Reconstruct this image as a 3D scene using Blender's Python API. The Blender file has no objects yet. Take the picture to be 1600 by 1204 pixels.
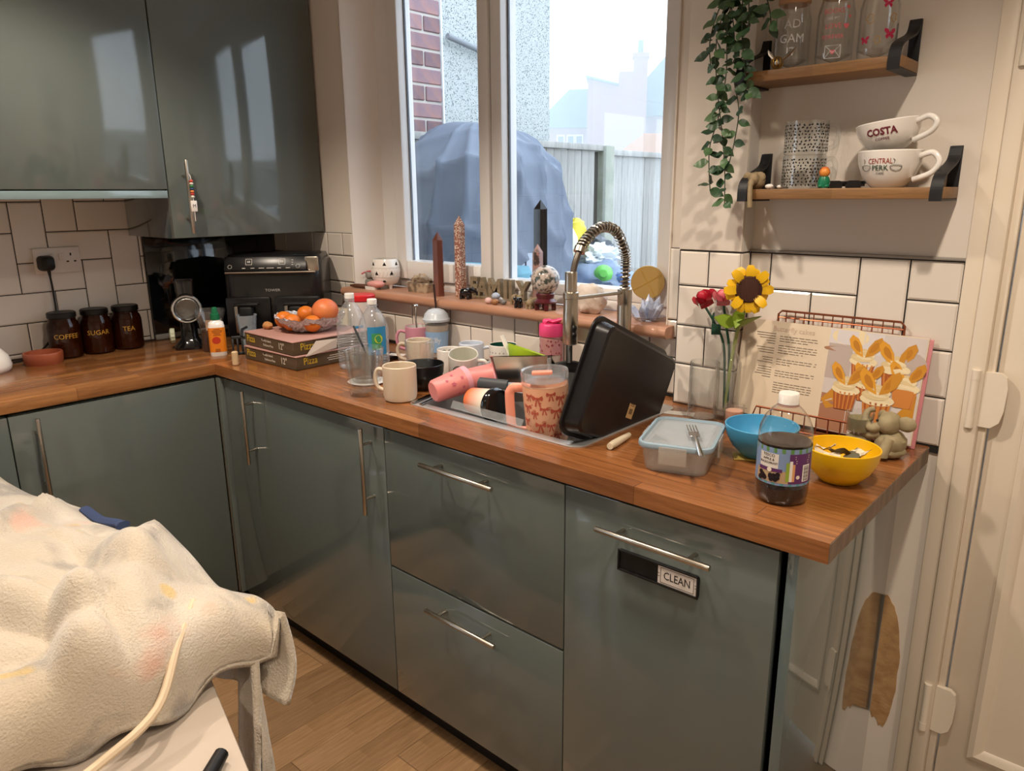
import bpy, bmesh, math, random
from math import pi, sin, cos, radians, sqrt, atan2
from mathutils import Vector, Matrix, noise
random.seed(11)
SC = bpy.context.scene
COL = SC.collection

# ---------------------------------------------------------------- camera
def look(yaw, pitch, roll):
    fw = Vector((-sin(yaw)*cos(pitch), cos(yaw)*cos(pitch), -sin(pitch)))
    r = Vector((cos(yaw), sin(yaw), 0)); u = r.cross(fw)
    R = r*cos(roll)+u*sin(roll); U = -r*sin(roll)+u*cos(roll)
    return Matrix((R, U, -fw)).transposed()
CAM = Vector((2.9556, -1.7484, 1.4662))
cd = bpy.data.cameras.new('camera'); cam = bpy.data.objects.new('camera', cd); COL.objects.link(cam)
cd.sensor_width = 36; cd.lens = 1151.33*36/1600; cd.clip_start = .02; cd.clip_end = 300
cam.matrix_world = Matrix.Translation(CAM) @ look(.730766, .253222, -.008894).to_4x4()
SC.camera = cam
SC.view_settings.view_transform = 'Standard'; SC.view_settings.look = 'None'
SC.view_settings.exposure = 0.28; SC.view_settings.gamma = 1; SC.view_settings.use_curve_mapping = False

# ---------------------------------------------------------------- world: bright fog, and the ceiling downlights
W = bpy.data.worlds.new('fog_sky'); SC.world = W; W.use_nodes = True
bg = W.node_tree.nodes['Background']; bg.inputs[0].default_value = (.80, .90, 1, 1); bg.inputs[1].default_value = 2.7
LAMP = (1, .85, .69)
def downlight(x, y, e, ang=125, size=.035, z=2.37, col=LAMP):
    l = bpy.data.lights.new('downlight', 'SPOT'); l.energy = e; l.color = col
    l.spot_size = radians(ang); l.spot_blend = .55; l.shadow_soft_size = size
    o = bpy.data.objects.new('downlight', l); o.location = (x, y, z); COL.objects.link(o)
for x, y, e in ((2.80, -.92, 50), (1.75, -.98, 44), (.95, -1.1, 50), (2.9, -2.6, 34), (1.4, -2.7, 24), (3.8, -1.4, 30)):
    downlight(x, y, e)

# ---------------------------------------------------------------- colour and materials
def lin(h):
    if not isinstance(h, str): return tuple(h)
    h = h.lstrip('#'); c = [int(h[i:i+2], 16)/255 for i in (0, 2, 4)]
    return tuple(x/12.92 if x <= .04045 else ((x+.055)/1.055)**2.4 for x in c)
def newmat(name):
    m = bpy.data.materials.new(name); m.use_nodes = True; nt = m.node_tree
    return m, nt, nt.nodes['Principled BSDF'], nt.nodes['Material Output']
def rgba(h): return (*lin(h), 1)
def mat(name, col, rough=.5, metal=0, var=None, bump=None, coat=0, sheen=0, spec=.5, sss=0, col2=None, scale=20, stretch=None, trans=0, rnd=0, ior=1.45, thr=None, detail=4, emit=0):
    """col2/var: noise blend towards a second colour; bump=(scale,strength); thr=(lo,hi) sharpens the blend; rnd = value jitter per object."""
    m, nt, b, out = newmat(name); N, L = nt.nodes, nt.links
    b.inputs['Roughness'].default_value = rough; b.inputs['Metallic'].default_value = metal
    b.inputs['Coat Weight'].default_value = coat; b.inputs['Coat Roughness'].default_value = .05
    b.inputs['Sheen Weight'].default_value = sheen; b.inputs['Specular IOR Level'].default_value = spec
    b.inputs['Transmission Weight'].default_value = trans; b.inputs['IOR'].default_value = ior
    if sss:
        b.inputs['Subsurface Weight'].default_value = sss; b.inputs['Subsurface Scale'].default_value = .02
    b.inputs['Base Color'].default_value = rgba(col)
    tc = None
    def coords():
        nonlocal tc
        if tc is None:
            tc = N.new('ShaderNodeTexCoord'); src = tc.outputs['Object']
            if stretch:
                mp = N.new('ShaderNodeMapping'); mp.inputs['Scale'].default_value = stretch
                L.new(src, mp.inputs[0]); src = mp.outputs[0]
            tc = src
        return tc
    src = None
    if col2:
        nz = N.new('ShaderNodeTexNoise'); nz.inputs['Scale'].default_value = scale; nz.inputs['Detail'].default_value = detail
        L.new(coords(), nz.inputs['Vector'])
        cr = N.new('ShaderNodeValToRGB'); lo, hi = thr or (.3, .7)
        cr.color_ramp.elements[0].position = lo; cr.color_ramp.elements[1].position = hi
        cr.color_ramp.elements[0].color = rgba(col); cr.color_ramp.elements[1].color = rgba(col2)
        L.new(nz.outputs['Fac'], cr.inputs[0]); src = cr.outputs[0]
    if rnd:
        oi = N.new('ShaderNodeObjectInfo'); mr = N.new('ShaderNodeMapRange')
        mr.inputs[3].default_value = 1-rnd; mr.inputs[4].default_value = 1+rnd; L.new(oi.outputs['Random'], mr.inputs[0])
        hs = N.new('ShaderNodeHueSaturation'); hs.inputs['Color'].default_value = rgba(col)
        if src: L.new(src, hs.inputs['Color'])
        L.new(mr.outputs[0], hs.inputs['Value']); src = hs.outputs[0]
    if src: L.new(src, b.inputs['Base Color'])
    if bump:
        nz = N.new('ShaderNodeTexNoise'); nz.inputs['Scale'].default_value = bump[0]; nz.inputs['Detail'].default_value = 5
        L.new(coords(), nz.inputs['Vector'])
        bp = N.new('ShaderNodeBump'); bp.inputs['Strength'].default_value = bump[1]; bp.inputs['Distance'].default_value = bump[2] if len(bump) > 2 else .002
        L.new(nz.outputs['Fac'], bp.inputs['Height']); L.new(bp.outputs[0], b.inputs['Normal'])
    if emit:
        b.inputs['Emission Color'].default_value = rgba(col); b.inputs['Emission Strength'].default_value = emit
    return m
def glass(name, tint='ffffff', edge='c8d2d4', rough=.02, body=.0, ior=1.5, pw_=5):
    """thin clear walls: see-through face on, tinted and mirror-like towards the rim; body adds some haze."""
    m, nt, b, out = newmat(name); N, L = nt.nodes, nt.links; N.remove(b)
    lw = N.new('ShaderNodeLayerWeight'); lw.inputs[0].default_value = .5
    cr = N.new('ShaderNodeValToRGB'); cr.color_ramp.elements[0].color = rgba(tint); cr.color_ramp.elements[1].color = rgba(edge)
    cr.color_ramp.elements[0].position = .58; L.new(lw.outputs['Facing'], cr.inputs[0])
    t = N.new('ShaderNodeBsdfTransparent'); L.new(cr.outputs[0], t.inputs[0])
    g = N.new('ShaderNodeBsdfGlossy'); g.inputs['Roughness'].default_value = rough; g.inputs[0].default_value = (.9, .9, .9, 1)
    l2 = N.new('ShaderNodeLayerWeight'); l2.inputs[0].default_value = .5
    pw = N.new('ShaderNodeMath'); pw.operation = 'POWER'; pw.inputs[1].default_value = pw_; L.new(l2.outputs['Facing'], pw.inputs[0])
    fr = N.new('ShaderNodeMath'); fr.operation = 'MULTIPLY_ADD'; fr.inputs[1].default_value = .9; fr.inputs[2].default_value = ((ior-1)/(ior+1))**2; L.new(pw.outputs[0], fr.inputs[0])
    mx = N.new('ShaderNodeMixShader'); L.new(fr.outputs[0], mx.inputs[0]); L.new(t.outputs[0], mx.inputs[1]); L.new(g.outputs[0], mx.inputs[2])
    s = mx.outputs[0]
    if body:
        d = N.new('ShaderNodeBsdfDiffuse'); d.inputs[0].default_value = rgba(tint)
        m2 = N.new('ShaderNodeMixShader'); m2.inputs[0].default_value = body; L.new(s, m2.inputs[1]); L.new(d.outputs[0], m2.inputs[2]); s = m2.outputs[0]
    L.new(s, out.inputs[0])
    return m
def wood(name, c1, c2, c3, axis='X', stave=(.5, .043), rough=.3, coat=.25, grain=.5, bw=True):
    """stave-laid timber: long blocks running along one axis, each with its own tone, fine grain along them."""
    m, nt, b, out = newmat(name); N, L = nt.nodes, nt.links
    tc = N.new('ShaderNodeTexCoord'); mp = N.new('ShaderNodeMapping')
    if axis == 'Y': mp.inputs['Rotation'].default_value = (0, 0, pi/2)
    L.new(tc.outputs['Object'], mp.inputs[0]); v = mp.outputs[0]
    br = N.new('ShaderNodeTexBrick'); br.offset = .37; br.offset_frequency = 2
    br.inputs['Color1'].default_value = rgba(c1); br.inputs['Color2'].default_value = rgba(c2)
    br.inputs['Mortar'].default_value = rgba(c3); br.inputs['Mortar Size'].default_value = .0006 if bw else 0
    br.inputs['Brick Width'].default_value = stave[0]; br.inputs['Row Height'].default_value = stave[1]; br.inputs['Scale'].default_value = 1
    L.new(v, br.inputs['Vector'])
    st = N.new('ShaderNodeMapping'); st.inputs['Scale'].default_value = (2.2, 34, 34); L.new(v, st.inputs[0])
    nz = N.new('ShaderNodeTexNoise'); nz.inputs['Scale'].default_value = 3.2; nz.inputs['Detail'].default_value = 8; nz.inputs['Roughness'].default_value = .65; nz.inputs['Distortion'].default_value = .6
    L.new(st.outputs[0], nz.inputs['Vector'])
    cr = N.new('ShaderNodeValToRGB'); cr.color_ramp.elements[0].position = .3; cr.color_ramp.elements[1].position = .72
    cr.color_ramp.elements[0].color = rgba('ffffff'); cr.color_ramp.elements[1].color = (1-grain, 1-grain*1.08, 1-grain*1.15, 1)
    L.new(nz.outputs['Fac'], cr.inputs[0])
    mu = N.new('ShaderNodeMix'); mu.data_type = 'RGBA'; mu.blend_type = 'MULTIPLY'; mu.inputs[0].default_value = 1
    L.new(br.outputs['Color'], mu.inputs[6]); L.new(cr.outputs[0], mu.inputs[7]); L.new(mu.outputs[2], b.inputs['Base Color'])
    b.inputs['Roughness'].default_value = rough; b.inputs['Coat Weight'].default_value = coat; b.inputs['Coat Roughness'].default_value = .2
    bp = N.new('ShaderNodeBump'); bp.inputs['Strength'].default_value = .12; bp.inputs['Distance'].default_value = .001
    L.new(nz.outputs['Fac'], bp.inputs['Height']); L.new(bp.outputs[0], b.inputs['Normal'])
    return m

# ---------------------------------------------------------------- geometry helpers
class G:
    def __init__(s): s.v, s.f, s.m = [], [], []
    def add(s, vf, mi=0, M=None):
        v, f = vf; o = len(s.v)
        s.v += [tuple(M @ Vector(p)) for p in v] if M is not None else [tuple(p) for p in v]
        s.f += [tuple(i+o for i in q) for q in f]; s.m += [mi]*len(f); return s
T = lambda x=0, y=0, z=0: Matrix.Translation((x, y, z))
def R(a, ax='Z'): return Matrix.Rotation(radians(a), 4, ax)
def S(x, y=None, z=None): return Matrix.Diagonal((x, x if y is None else y, x if z is None else z, 1))
def frame(o, x, y):
    """matrix taking local x,y,z to the given world directions"""
    x = Vector(x).normalized(); y = Vector(y); y = (y-x*y.dot(x)).normalized(); z = x.cross(y)
    m = Matrix((x, y, z)).transposed().to_4x4(); m.translation = Vector(o); return m
def box(sx, sy, sz, c=(0, 0, 0), b=0, seg=2):
    if not b:
        x, y, z = sx/2, sy/2, sz/2
        v = [(c[0]+i*x, c[1]+j*y, c[2]+k*z) for i in (-1, 1) for j in (-1, 1) for k in (-1, 1)]
        return v, [(0, 1, 3, 2), (4, 6, 7, 5), (0, 4, 5, 1), (2, 3, 7, 6), (0, 2, 6, 4), (1, 5, 7, 3)]
    bm = bmesh.new(); bmesh.ops.create_cube(bm, size=1)
    for q in bm.verts: q.co = Vector((q.co.x*sx, q.co.y*sy, q.co.z*sz))
    bmesh.ops.bevel(bm, geom=bm.edges[:], offset=min(b, .49*min(sx, sy, sz)), segments=seg, profile=.5, affect='EDGES')
    bm.verts.index_update()
    r = [tuple(q.co+Vector(c)) for q in bm.verts], [tuple(w.index for w in q.verts) for q in bm.faces]
    bm.free(); return r
def lohi(x0, x1, y0, y1, z0, z1, b=0, seg=2):
    return box(x1-x0, y1-y0, z1-z0, ((x0+x1)/2, (y0+y1)/2, (z0+z1)/2), b, seg)
def lathe(prof, n=32, rf=None):
    v, f, rings = [], [], []
    for k, (r, z) in enumerate(prof):
        if r < 1e-6: rings.append([len(v)]); v.append((0, 0, z))
        else:
            rings.append(list(range(len(v), len(v)+n)))
            for i in range(n):
                a = 2*pi*i/n; q = r*(rf(a, z) if rf else 1); v.append((q*cos(a), q*sin(a), z))
    for A, B in zip(rings, rings[1:]):
        if len(A) == 1 and len(B) == 1: continue
        for i in range(n):
            j = (i+1) % n
            if len(A) == 1: f.append((A[0], B[j], B[i]))
            elif len(B) == 1: f.append((A[i], A[j], B[0]))
            else: f.append((A[i], A[j], B[j], B[i]))
    return v, f
def cyl(r, h, n=24, z=0, b=0, r2=None):
    r2 = r if r2 is None else r2
    if b: return lathe([(0, z), (r-b, z), (r, z+b), (r2, z+h-b), (r2-b, z+h), (0, z+h)], n)
    return lathe([(0, z), (r, z), (r2, z+h), (0, z+h)], n)
def ball(r, n=20, m=12, sq=(1, 1, 1)):
    v, f = lathe([(r*sin(pi*k/m), -r*cos(pi*k/m)) for k in range(m+1)], n)
    return [(a*sq[0], b*sq[1], c*sq[2]) for a, b, c in v], f
def tube(P, r, n=8, closed=False, flat=None):
    P = [Vector(p) for p in P]; k = len(P); v, f = [], []
    rr = r if isinstance(r, (list, tuple)) else [r]*k
    tan = []
    for i in range(k):
        a = P[(i-1) % k] if (closed or i) else P[0]; b = P[(i+1) % k] if (closed or i < k-1) else P[-1]
        t = (b-a); tan.append(t.normalized() if t.length > 1e-9 else Vector((0, 0, 1)))
    up = Vector((0, 0, 1)) if abs(tan[0].z) < .9 else Vector((1, 0, 0))
    nv = (up-tan[0]*up.dot(tan[0])).normalized()
    for i in range(k):
        nv = nv-tan[i]*nv.dot(tan[i]); nv = nv.normalized() if nv.length > 1e-6 else Vector((1, 0, 0)); bv = tan[i].cross(nv)
        for j in range(n):
            a = 2*pi*(j+.5)/n; v.append(tuple(P[i]+nv*cos(a)*rr[i]*(flat or 1)+bv*sin(a)*rr[i]))
    m = k if closed else k-1
    for i in range(m):
        for j in range(n):
            a, b = i*n, ((i+1) % k)*n; f.append((a+j, a+(j+1) % n, b+(j+1) % n, b+j))
    if not closed: f += [tuple(range(n-1, -1, -1)), tuple((k-1)*n+j for j in range(n))]
    return v, f
def spline(P, n=8, closed=False):
    P = [Vector(p) for p in P]; out = []; k = len(P)
    for i in range(k if closed else k-1):
        g = (lambda q: P[q % k]) if closed else (lambda q: P[max(0, min(k-1, q))])
        a, b, c, d = g(i-1), g(i), g(i+1), g(i+2)
        for s in range(n):
            t = s/n; out.append(.5*((2*b)+(c-a)*t+(2*a-5*b+4*c-d)*t*t+(3*b-a-3*c+d)*t**3))
    if not closed: out.append(P[-1])
    return out
def prism(poly, h, z=0):
    n = len(poly); v = [(x, y, z) for x, y in poly]+[(x, y, z+h) for x, y in poly]
    return v, [tuple(range(n-1, -1, -1)), tuple(range(n, 2*n))]+[(i, (i+1) % n, n+(i+1) % n, n+i) for i in range(n)]
def rrect(w, h, r, s=5):
    out = []
    for cx, cy, a0 in ((w/2-r, h/2-r, 0), (-w/2+r, h/2-r, 90), (-w/2+r, -h/2+r, 180), (w/2-r, -h/2+r, 270)):
        for i in range(s+1):
            a = radians(a0+90*i/s); out.append((cx+r*cos(a), cy+r*sin(a)))
    return out
def loft(loops, cap0=True, cap1=True):
    n = len(loops[0]); v = [tuple(p) for l in loops for p in l]; f = []
    for k in range(len(loops)-1):
        for i in range(n):
            j = (i+1) % n; f.append((k*n+i, k*n+j, (k+1)*n+j, (k+1)*n+i))
    if cap0: f.append(tuple(range(n-1, -1, -1)))
    if cap1: f.append(tuple((len(loops)-1)*n+i for i in range(n)))
    return v, f
def rloft(levels, cap0=True, cap1=True, s=5):
    """levels: (w, h, corner radius, z)"""
    return loft([[(x, y, z) for x, y in rrect(w, h, r, s)] for w, h, r, z in levels], cap0, cap1)
def rock(r, sq=(1, 1, 1), amp=.2, fr=2.0, seed=0, sub=3, flat=None):
    bm = bmesh.new(); bmesh.ops.create_icosphere(bm, subdivisions=sub, radius=1)
    for q in bm.verts:
        d = 1+amp*noise.noise(q.co*fr+Vector((seed*7.3, seed*3.1, seed)))+amp*.5*noise.noise(q.co*fr*2.7+Vector((seed, 5, seed*2)))
        q.co = Vector((q.co.x*sq[0], q.co.y*sq[1], q.co.z*sq[2]))*d*r
        if flat is not None and q.co.z < flat: q.co.z = flat
    bm.verts.index_update()
    o = [tuple(q.co) for q in bm.verts], [tuple(w.index for w in q.verts) for q in bm.faces]; bm.free(); return o
def text(s, size, depth=.0004, align='CENTER', sx=1, bold=0):
    c = bpy.data.curves.new('lettering', 'FONT'); c.body = s; c.size = size; c.extrude = depth/2; c.align_x = align; c.align_y = 'CENTER'; c.offset = bold
    c.resolution_u = 2
    o = bpy.data.objects.new('lettering', c); COL.objects.link(o)
    dg = bpy.context.evaluated_depsgraph_get(); me = bpy.data.meshes.new_from_object(o.evaluated_get(dg))
    r = [(q.co.x*sx, q.co.y, q.co.z) for q in me.vertices], [tuple(p.vertices) for p in me.polygons]
    COL.objects.unlink(o); bpy.data.objects.remove(o); bpy.data.curves.remove(c); bpy.data.meshes.remove(me)
    return r
def wrap(vf, r, a0=0, z0=0, k=0):
    """lay flat artwork (x right, y up, z out) onto a cylinder of radius r (+k*z cone), centred on angle a0 (degrees)"""
    v, f = vf; o = []
    for x, y, z in v:
        q = r+k*(y+z0)+z; a = radians(a0)+x/(r+k*(y+z0)); o.append((q*cos(a), q*sin(a), y+z0))
    return o, f
def patch(r, a0, w, z0, z1, n=10, t=.0003, k=0):
    """thin curved label from a cylinder of radius r, centre angle a0, arc width w"""
    v, f = [], []
    for i in range(n+1):
        a = radians(a0)-w/r/2+w/r*i/n
        for z in (z0, z1): v.append(((r+k*z+t)*cos(a), (r+k*z+t)*sin(a), z))
    for i in range(n): f.append((2*i, 2*i+2, 2*i+3, 2*i+1))
    return v, f
def star(n, r1, r2):
    return [((r1 if i % 2 == 0 else r2)*cos(pi*i/n+pi/2), (r1 if i % 2 == 0 else r2)*sin(pi*i/n+pi/2)) for i in range(2*n)]
def ell(a, b, n=16, x=0, y=0): return [(x+a*cos(2*pi*i/n), y+b*sin(2*pi*i/n)) for i in range(n)]

# ---------------------------------------------------------------- object helpers
def mesh_of(name, g, mats, smooth=38):
    if isinstance(g, tuple): g = G().add(g)
    me = bpy.data.meshes.new(name); me.from_pydata(g.v, [], g.f)
    for m in (mats if isinstance(mats, (list, tuple)) else [mats]): me.materials.append(m)
    if any(g.m): me.polygons.foreach_set('material_index', g.m)
    if smooth is not None:
        me.shade_smooth()
        if smooth < 180: me.set_sharp_from_angle(angle=radians(smooth))
    me.update(); return me
def link(name, me, parent=None, M=None):
    o = bpy.data.objects.new(name, me); COL.objects.link(o)
    if parent is not None: o.parent = parent
    if M is not None: o.matrix_local = M
    return o
def part(name, g, mats, parent, M=None, smooth=38, label=None, kind=None):
    o = link(name, mesh_of(name, g, mats, smooth), parent, M)
    if label: o['label'] = label
    if kind: o['kind'] = kind
    return o
def tag(o, label, cat, group=None, kind=None):
    o['label'] = label; o['category'] = cat
    if group: o['group'] = group
    if kind: o['kind'] = kind
    return o
def thing(name, label, cat, loc=(0, 0, 0), rz=0, group=None, M=None):
    o = bpy.data.objects.new(name, None); COL.objects.link(o); o.empty_display_size = .05
    if M is not None: o.matrix_world = M
    else: o.location = loc; o.rotation_euler = (0, 0, radians(rz))
    return tag(o, label, cat, group)
def solo(name, g, mats, label, cat, loc=(0, 0, 0), rz=0, group=None, M=None, smooth=38):
    o = link(name, mesh_of(name, g, mats, smooth))
    if M is not None: o.matrix_world = M
    else: o.location = loc; o.rotation_euler = (0, 0, radians(rz))
    return tag(o, label, cat, group)
def struct(name, g, mats, parent=None, smooth=None, M=None):
    o = link(name, mesh_of(name, g, mats, smooth), parent, M)
    if parent is None: o['kind'] = 'structure'
    return o
def copy_tree(o, parent=None):
    c = o.copy(); COL.objects.link(c); c.parent = parent
    for ch in [q for q in list(bpy.data.objects) if q.parent == o]: copy_tree(ch, c)
    return c
def facing(x, y): return math.degrees(atan2(CAM.y-y, CAM.x-x))
H = .9245      # worktop height
SILL = 1.122   # window board height

# ================================================================ SETTING
M_wall = mat('wall_paint', 'e4dbd0', .7, bump=(60, .08))
M_ceil = mat('ceiling_paint', 'efece6', .8)
M_upvc = mat('white_upvc', 'e6e4e2', .28, coat=.2)
M_tile = mat('white_tile', 'ded6cc', .14, coat=.3, rnd=.025)
M_grout = mat('dark_grout', '2b2827', .9)
M_board = mat('window_board', 'b98a70', .38, col2='a87a60', scale=6, stretch=(1, 9, 9), coat=.15)
M_black = mat('matt_black', '0d0d0e', .45)
M_gloss = mat('grey_turquoise_gloss', '5e6663', .08, coat=.6, spec=.5)
M_carc = mat('carcass_grey', '596768', .4)
M_steel = mat('brushed_steel', 'b9b2a6', .28, 1)
M_chrome = mat('polished_steel', 'c9cacb', .12, 1)
M_pane = glass('window_glass', 'fbfdff', 'e6f0f8', .0, ior=1.45)

# --- floor with separate vinyl planks
fl = struct('floor', lohi(-.3, 4.3, -3.7, .3, -.1, -.003), mat('floor_base', '6f5a43', .6))
M_plank = wood('oak_plank', 'b08c66', '9b7852', '8a6948', 'Y', (3, 3), .42, .1, .45, False)
nt = M_plank.node_tree
oi = nt.nodes.new('ShaderNodeObjectInfo'); hs = nt.nodes.new('ShaderNodeHueSaturation'); mr = nt.nodes.new('ShaderNodeMapRange')
mr.inputs[3].default_value = .78; mr.inputs[4].default_value = 1.2
bs = nt.nodes['Principled BSDF']; lk = [l for l in nt.links if l.to_socket == bs.inputs['Base Color']][0].from_socket
nt.links.new(oi.outputs['Random'], mr.inputs[0]); nt.links.new(mr.outputs[0], hs.inputs['Value']); nt.links.new(lk, hs.inputs['Color']); nt.links.new(hs.outputs[0], bs.inputs['Base Color'])
PL = {}
def plank(L):
    k = round(L, 3)
    if k not in PL: PL[k] = mesh_of('plank', box(.0975, L-.0015, .006, (0, 0, -.003), .0007, 1), M_plank, 30)
    return PL[k]
x = .66
while x < 3.2:
    y = -2.6-random.random()*.5; n = 0
    while y < -.56:
        L = random.choice((.42, .52, .62, .72)); y1 = min(y+L, -.555)
        if y1 > -2.5 and y1-y > .03: link('plank', plank(y1-y), fl, T(x, (y+y1)/2, 0))
        y += L
    x += .0985

# --- walls
g = G()
g.add(lohi(-.12, .57, .008, .25, 0, 2.4)); g.add(lohi(1.952, 2.64, .008, .25, 0, 2.4)); g.add(lohi(.57, 1.952, .008, .25, 0, 1.088)); g.add(lohi(.57, 1.952, .008, .25, 2.325, 2.4))
g.add(lohi(2.64, 3.56, .008, .25, 2.06, 2.4)); g.add(lohi(3.56, 4.3, .008, .25, 0, 2.4))
wb = struct('wall_back', g, M_wall)
g = G().add(lohi(-.12, -.008, -2.15, .008, 0, 2.4)).add(lohi(-.12, -.008, -3.7, -3.55, 0, 2.4)).add(lohi(-.12, -.008, -3.55, -2.15, 2.1, 2.4)).add(lohi(-.12, -.008, -3.55, -2.15, 0, .05))
wl = struct('wall_left', g, M_wall)
# glazed garden door in the side wall, beside the camera's view
d2 = struct('door_2', lohi(-.1, -.04, -3.55, -3.47, .05, 2.1, .004), M_upvc)
for q in ((-2.23, -2.15, .05, 2.1), (-2.89, -2.81, .05, 2.1)): part('door_stile', lohi(-.1, -.04, q[0], q[1], q[2], q[3], .004), M_upvc, d2)
for q in ((-3.47, -2.89), (-2.81, -2.23)):
    for z in ((.05, .2), (2.0, 2.1)): part('door_rail', lohi(-.1, -.04, q[0], q[1], z[0], z[1], .004), M_upvc, d2)
    part('pane', lohi(-.072, -.068, q[0], q[1], .2, 2.0), M_pane, d2, smooth=None)
wr = struct('wall_right', lohi(4.3, 4.42, -3.7, .25, 0, 2.4), M_wall)
wf = struct('wall_front', lohi(-.12, 4.42, -3.82, -3.7, 0, 2.4), M_wall)
struct('ceiling', lohi(-.12, 4.42, -3.82, .25, 2.4, 2.5), M_ceil)
pier = struct('wall_pier', lohi(2.008, 2.1725, -.044, .008, H, 2.4), M_wall)
pier.name = 'trim_1'
part('painted_face', lohi(2.008, 2.174, -.05, -.044, 1.329, 2.4, .002), M_wall, pier)
part('painted_side', lohi(2.1725, 2.1745, -.044, .008, 1.329, 2.4), mat('pier_side_shade', 'd6d2cc', .6), pier)  # wall paint with the shade of the step put into the colour

# --- tiles: block herringbone, each tile a piece
TL = {}
def tile_mesh(w, h):
    k = (round(w, 3), round(h, 3))
    if k not in TL:
        b = .004
        v = [(sx*(w/2-i*b), sy*(h/2-i*b), z) for i, z in ((0, -.007), (0, -.0022), (1, 0)) for sx, sy in ((-1, -1), (1, -1), (1, 1), (-1, 1))]
        f = [(8, 9, 10, 11)]+[(4*k2+i, 4*k2+(i+1) % 4, 4*k2+4+(i+1) % 4, 4*k2+4+i) for k2 in (0, 1) for i in range(4)]
        TL[k] = mesh_of('tile', (v, f), M_tile, None)
    return TL[k]
def put_tile(par, mx, u0, u1, v0, v1, gap=.0034):
    if u1-u0 < .012 or v1-v0 < .012: return
    link('tile', tile_mesh(u1-u0-gap, v1-v0-gap), par, mx @ T((u0+u1)/2, (v0+v1)/2, 0))
def herring(par, mx, u_of, v_of, cols, rows, rects, off, shift):
    """2:1 tiles: in row n a flat one fills columns n and n+1, an upright one stands in column n+2 over rows n-1 and n"""
    for r in rows:
        n = r+off
        for c in cols:
            k = (c-shift-n) % 4
            if k == 0: q = (u_of(c), u_of(c+2), v_of(r), v_of(r+1))
            elif k == 2: q = (u_of(c), u_of(c+1), v_of(r-1), v_of(r+1))
            else: continue
            for a0, a1, b0, b1 in rects:
                put_tile(par, mx, max(q[0], a0), min(q[1], a1), max(q[2], b0), min(q[3], b1))
MXB = frame((0, 0, 0), (1, 0, 0), (0, 0, 1)); MXL = frame((0, 0, 0), (0, 1, 0), (0, 0, 1))
U = lambda c: 2.2275+.1018*c; V = lambda r: 1.2395+.1024*r
U2 = lambda c: 1.3+.1*(c+9)
herring(wb, MXB, U, V, range(-4, 6), range(-4, 3), [(2.1745, 2.634, .9262, 1.3255)], 0, 0)
herring(wb, MXB, U2, V, range(-26, 0), range(-4, 3), [(.0, .5655, 1.09, 1.3275), (.0, 2.008, .9262, 1.0885), (1.9525, 2.008, 1.0885, 1.3275)], 0, -1)
herring(wl, MXL, lambda c: -.979+.1023*c, lambda r: 1.354+.1028*r, range(-8, 12), range(-5, 3), [(-1.75, -.556, .9262, 1.475), (-.556, 0, 1.19, 1.475)], 2, 0)
part('grout', lohi(0, .5655, .0035, .012, 1.088, 1.3275), M_grout, wb); part('grout', lohi(0, 2.008, .0035, .012, .91, 1.088), M_grout, wb)
part('grout', lohi(1.9525, 2.008, .0035, .012, 1.088, 1.3275), M_grout, wb); part('grout', lohi(2.173, 2.6355, .0035, .012, .91, 1.3268), M_grout, wb)
part('grout', lohi(-.008, -.0035, -1.75, -.002, .91, 1.475), M_grout, wl)
part('tile_trim', lohi(2.172, 2.637, -.006, .008, 1.3268, 1.333, .002), mat('tile_trim', '8f8a83', .4), wb)
part('grout', lohi(2.008, 2.1725, -.0465, -.043, .91, 1.3275), M_grout, pier); part('grout', lohi(2.1715, 2.1732, -.044, .0, .91, 1.3275), M_grout, pier)
MP = frame((0, -.05, 0), (1, 0, 0), (0, 0, 1)); MS = frame((2.1765, 0, 0), (0, 1, 0), (0, 0, 1))
for z0, z1, xs in ((1.2385, 1.326, (2.0095, 2.0905, 2.1735)), (1.136, 1.2385, (2.0095, 2.1735)), (1.034, 1.136, (2.0095, 2.0905, 2.1735)), (.9262, 1.034, (2.0095, 2.1735))):
    for a, b in zip(xs, xs[1:]): put_tile(pier, MP, a, b, z0, z1)
    put_tile(pier, MS, -.048, -.001, z0, z1)

# --- window: white uPVC, opening sash on one side, fixed pane on the other
wn = struct('window_1', lohi(.6, .695, .12, .19, SILL+.0005, 2.325, .004), M_upvc)
def fr(name, x0, x1, y0, y1, z0, z1, b=.004, m=None): return part(name, lohi(x0, x1, y0, y1, z0, z1, b), m or M_upvc, wn)
fr('frame_jamb', 1.842, 1.952, .12, .19, SILL, 2.325); fr('frame_head', .6955, 1.8415, .12, .19, 2.27, 2.33); fr('frame_rail', .6955, 1.8415, .1205, .19, SILL+.0005, 1.152)
fr('mullion', 1.204, 1.25, .114, .19, 1.1525, 2.27); fr('frame_rail', 1.2505, 1.8415, .12, .19, 1.1525, 1.188)
fr('frame_bead', 1.85, 1.9, .112, .1195, 1.15, 2.3, .003)
sh = part('sash', lohi(.701, .757, .106, .175, 1.156, 2.265, .006), M_upvc, wn)
for q in ((1.152, 1.2, .106, .175, 1.156, 2.265), (.757, 1.152, .106, .175, 1.156, 1.226), (.757, 1.152, .106, .175, 2.20, 2.265)): part('sash_rail', lohi(*q, .006), M_upvc, sh)
M_gask = mat('gasket_sky_tint', '6f7884', .6)  # blue-grey puts the sky's reflection along the panes into the colour
part('gasket', lohi(.695, .702, .1215, .17, 1.155, 2.265), M_gask, wn); part('gasket', lohi(1.2, 1.2045, .1215, .17, 1.155, 2.265), M_gask, wn)
part('pane', lohi(.75, 1.158, .148, .152, 1.22, 2.21), M_pane, wn, smooth=None); part('pane', lohi(1.245, 1.846, .154, .158, 1.184, 2.28), M_pane, wn, smooth=None)
g = G()
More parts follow.
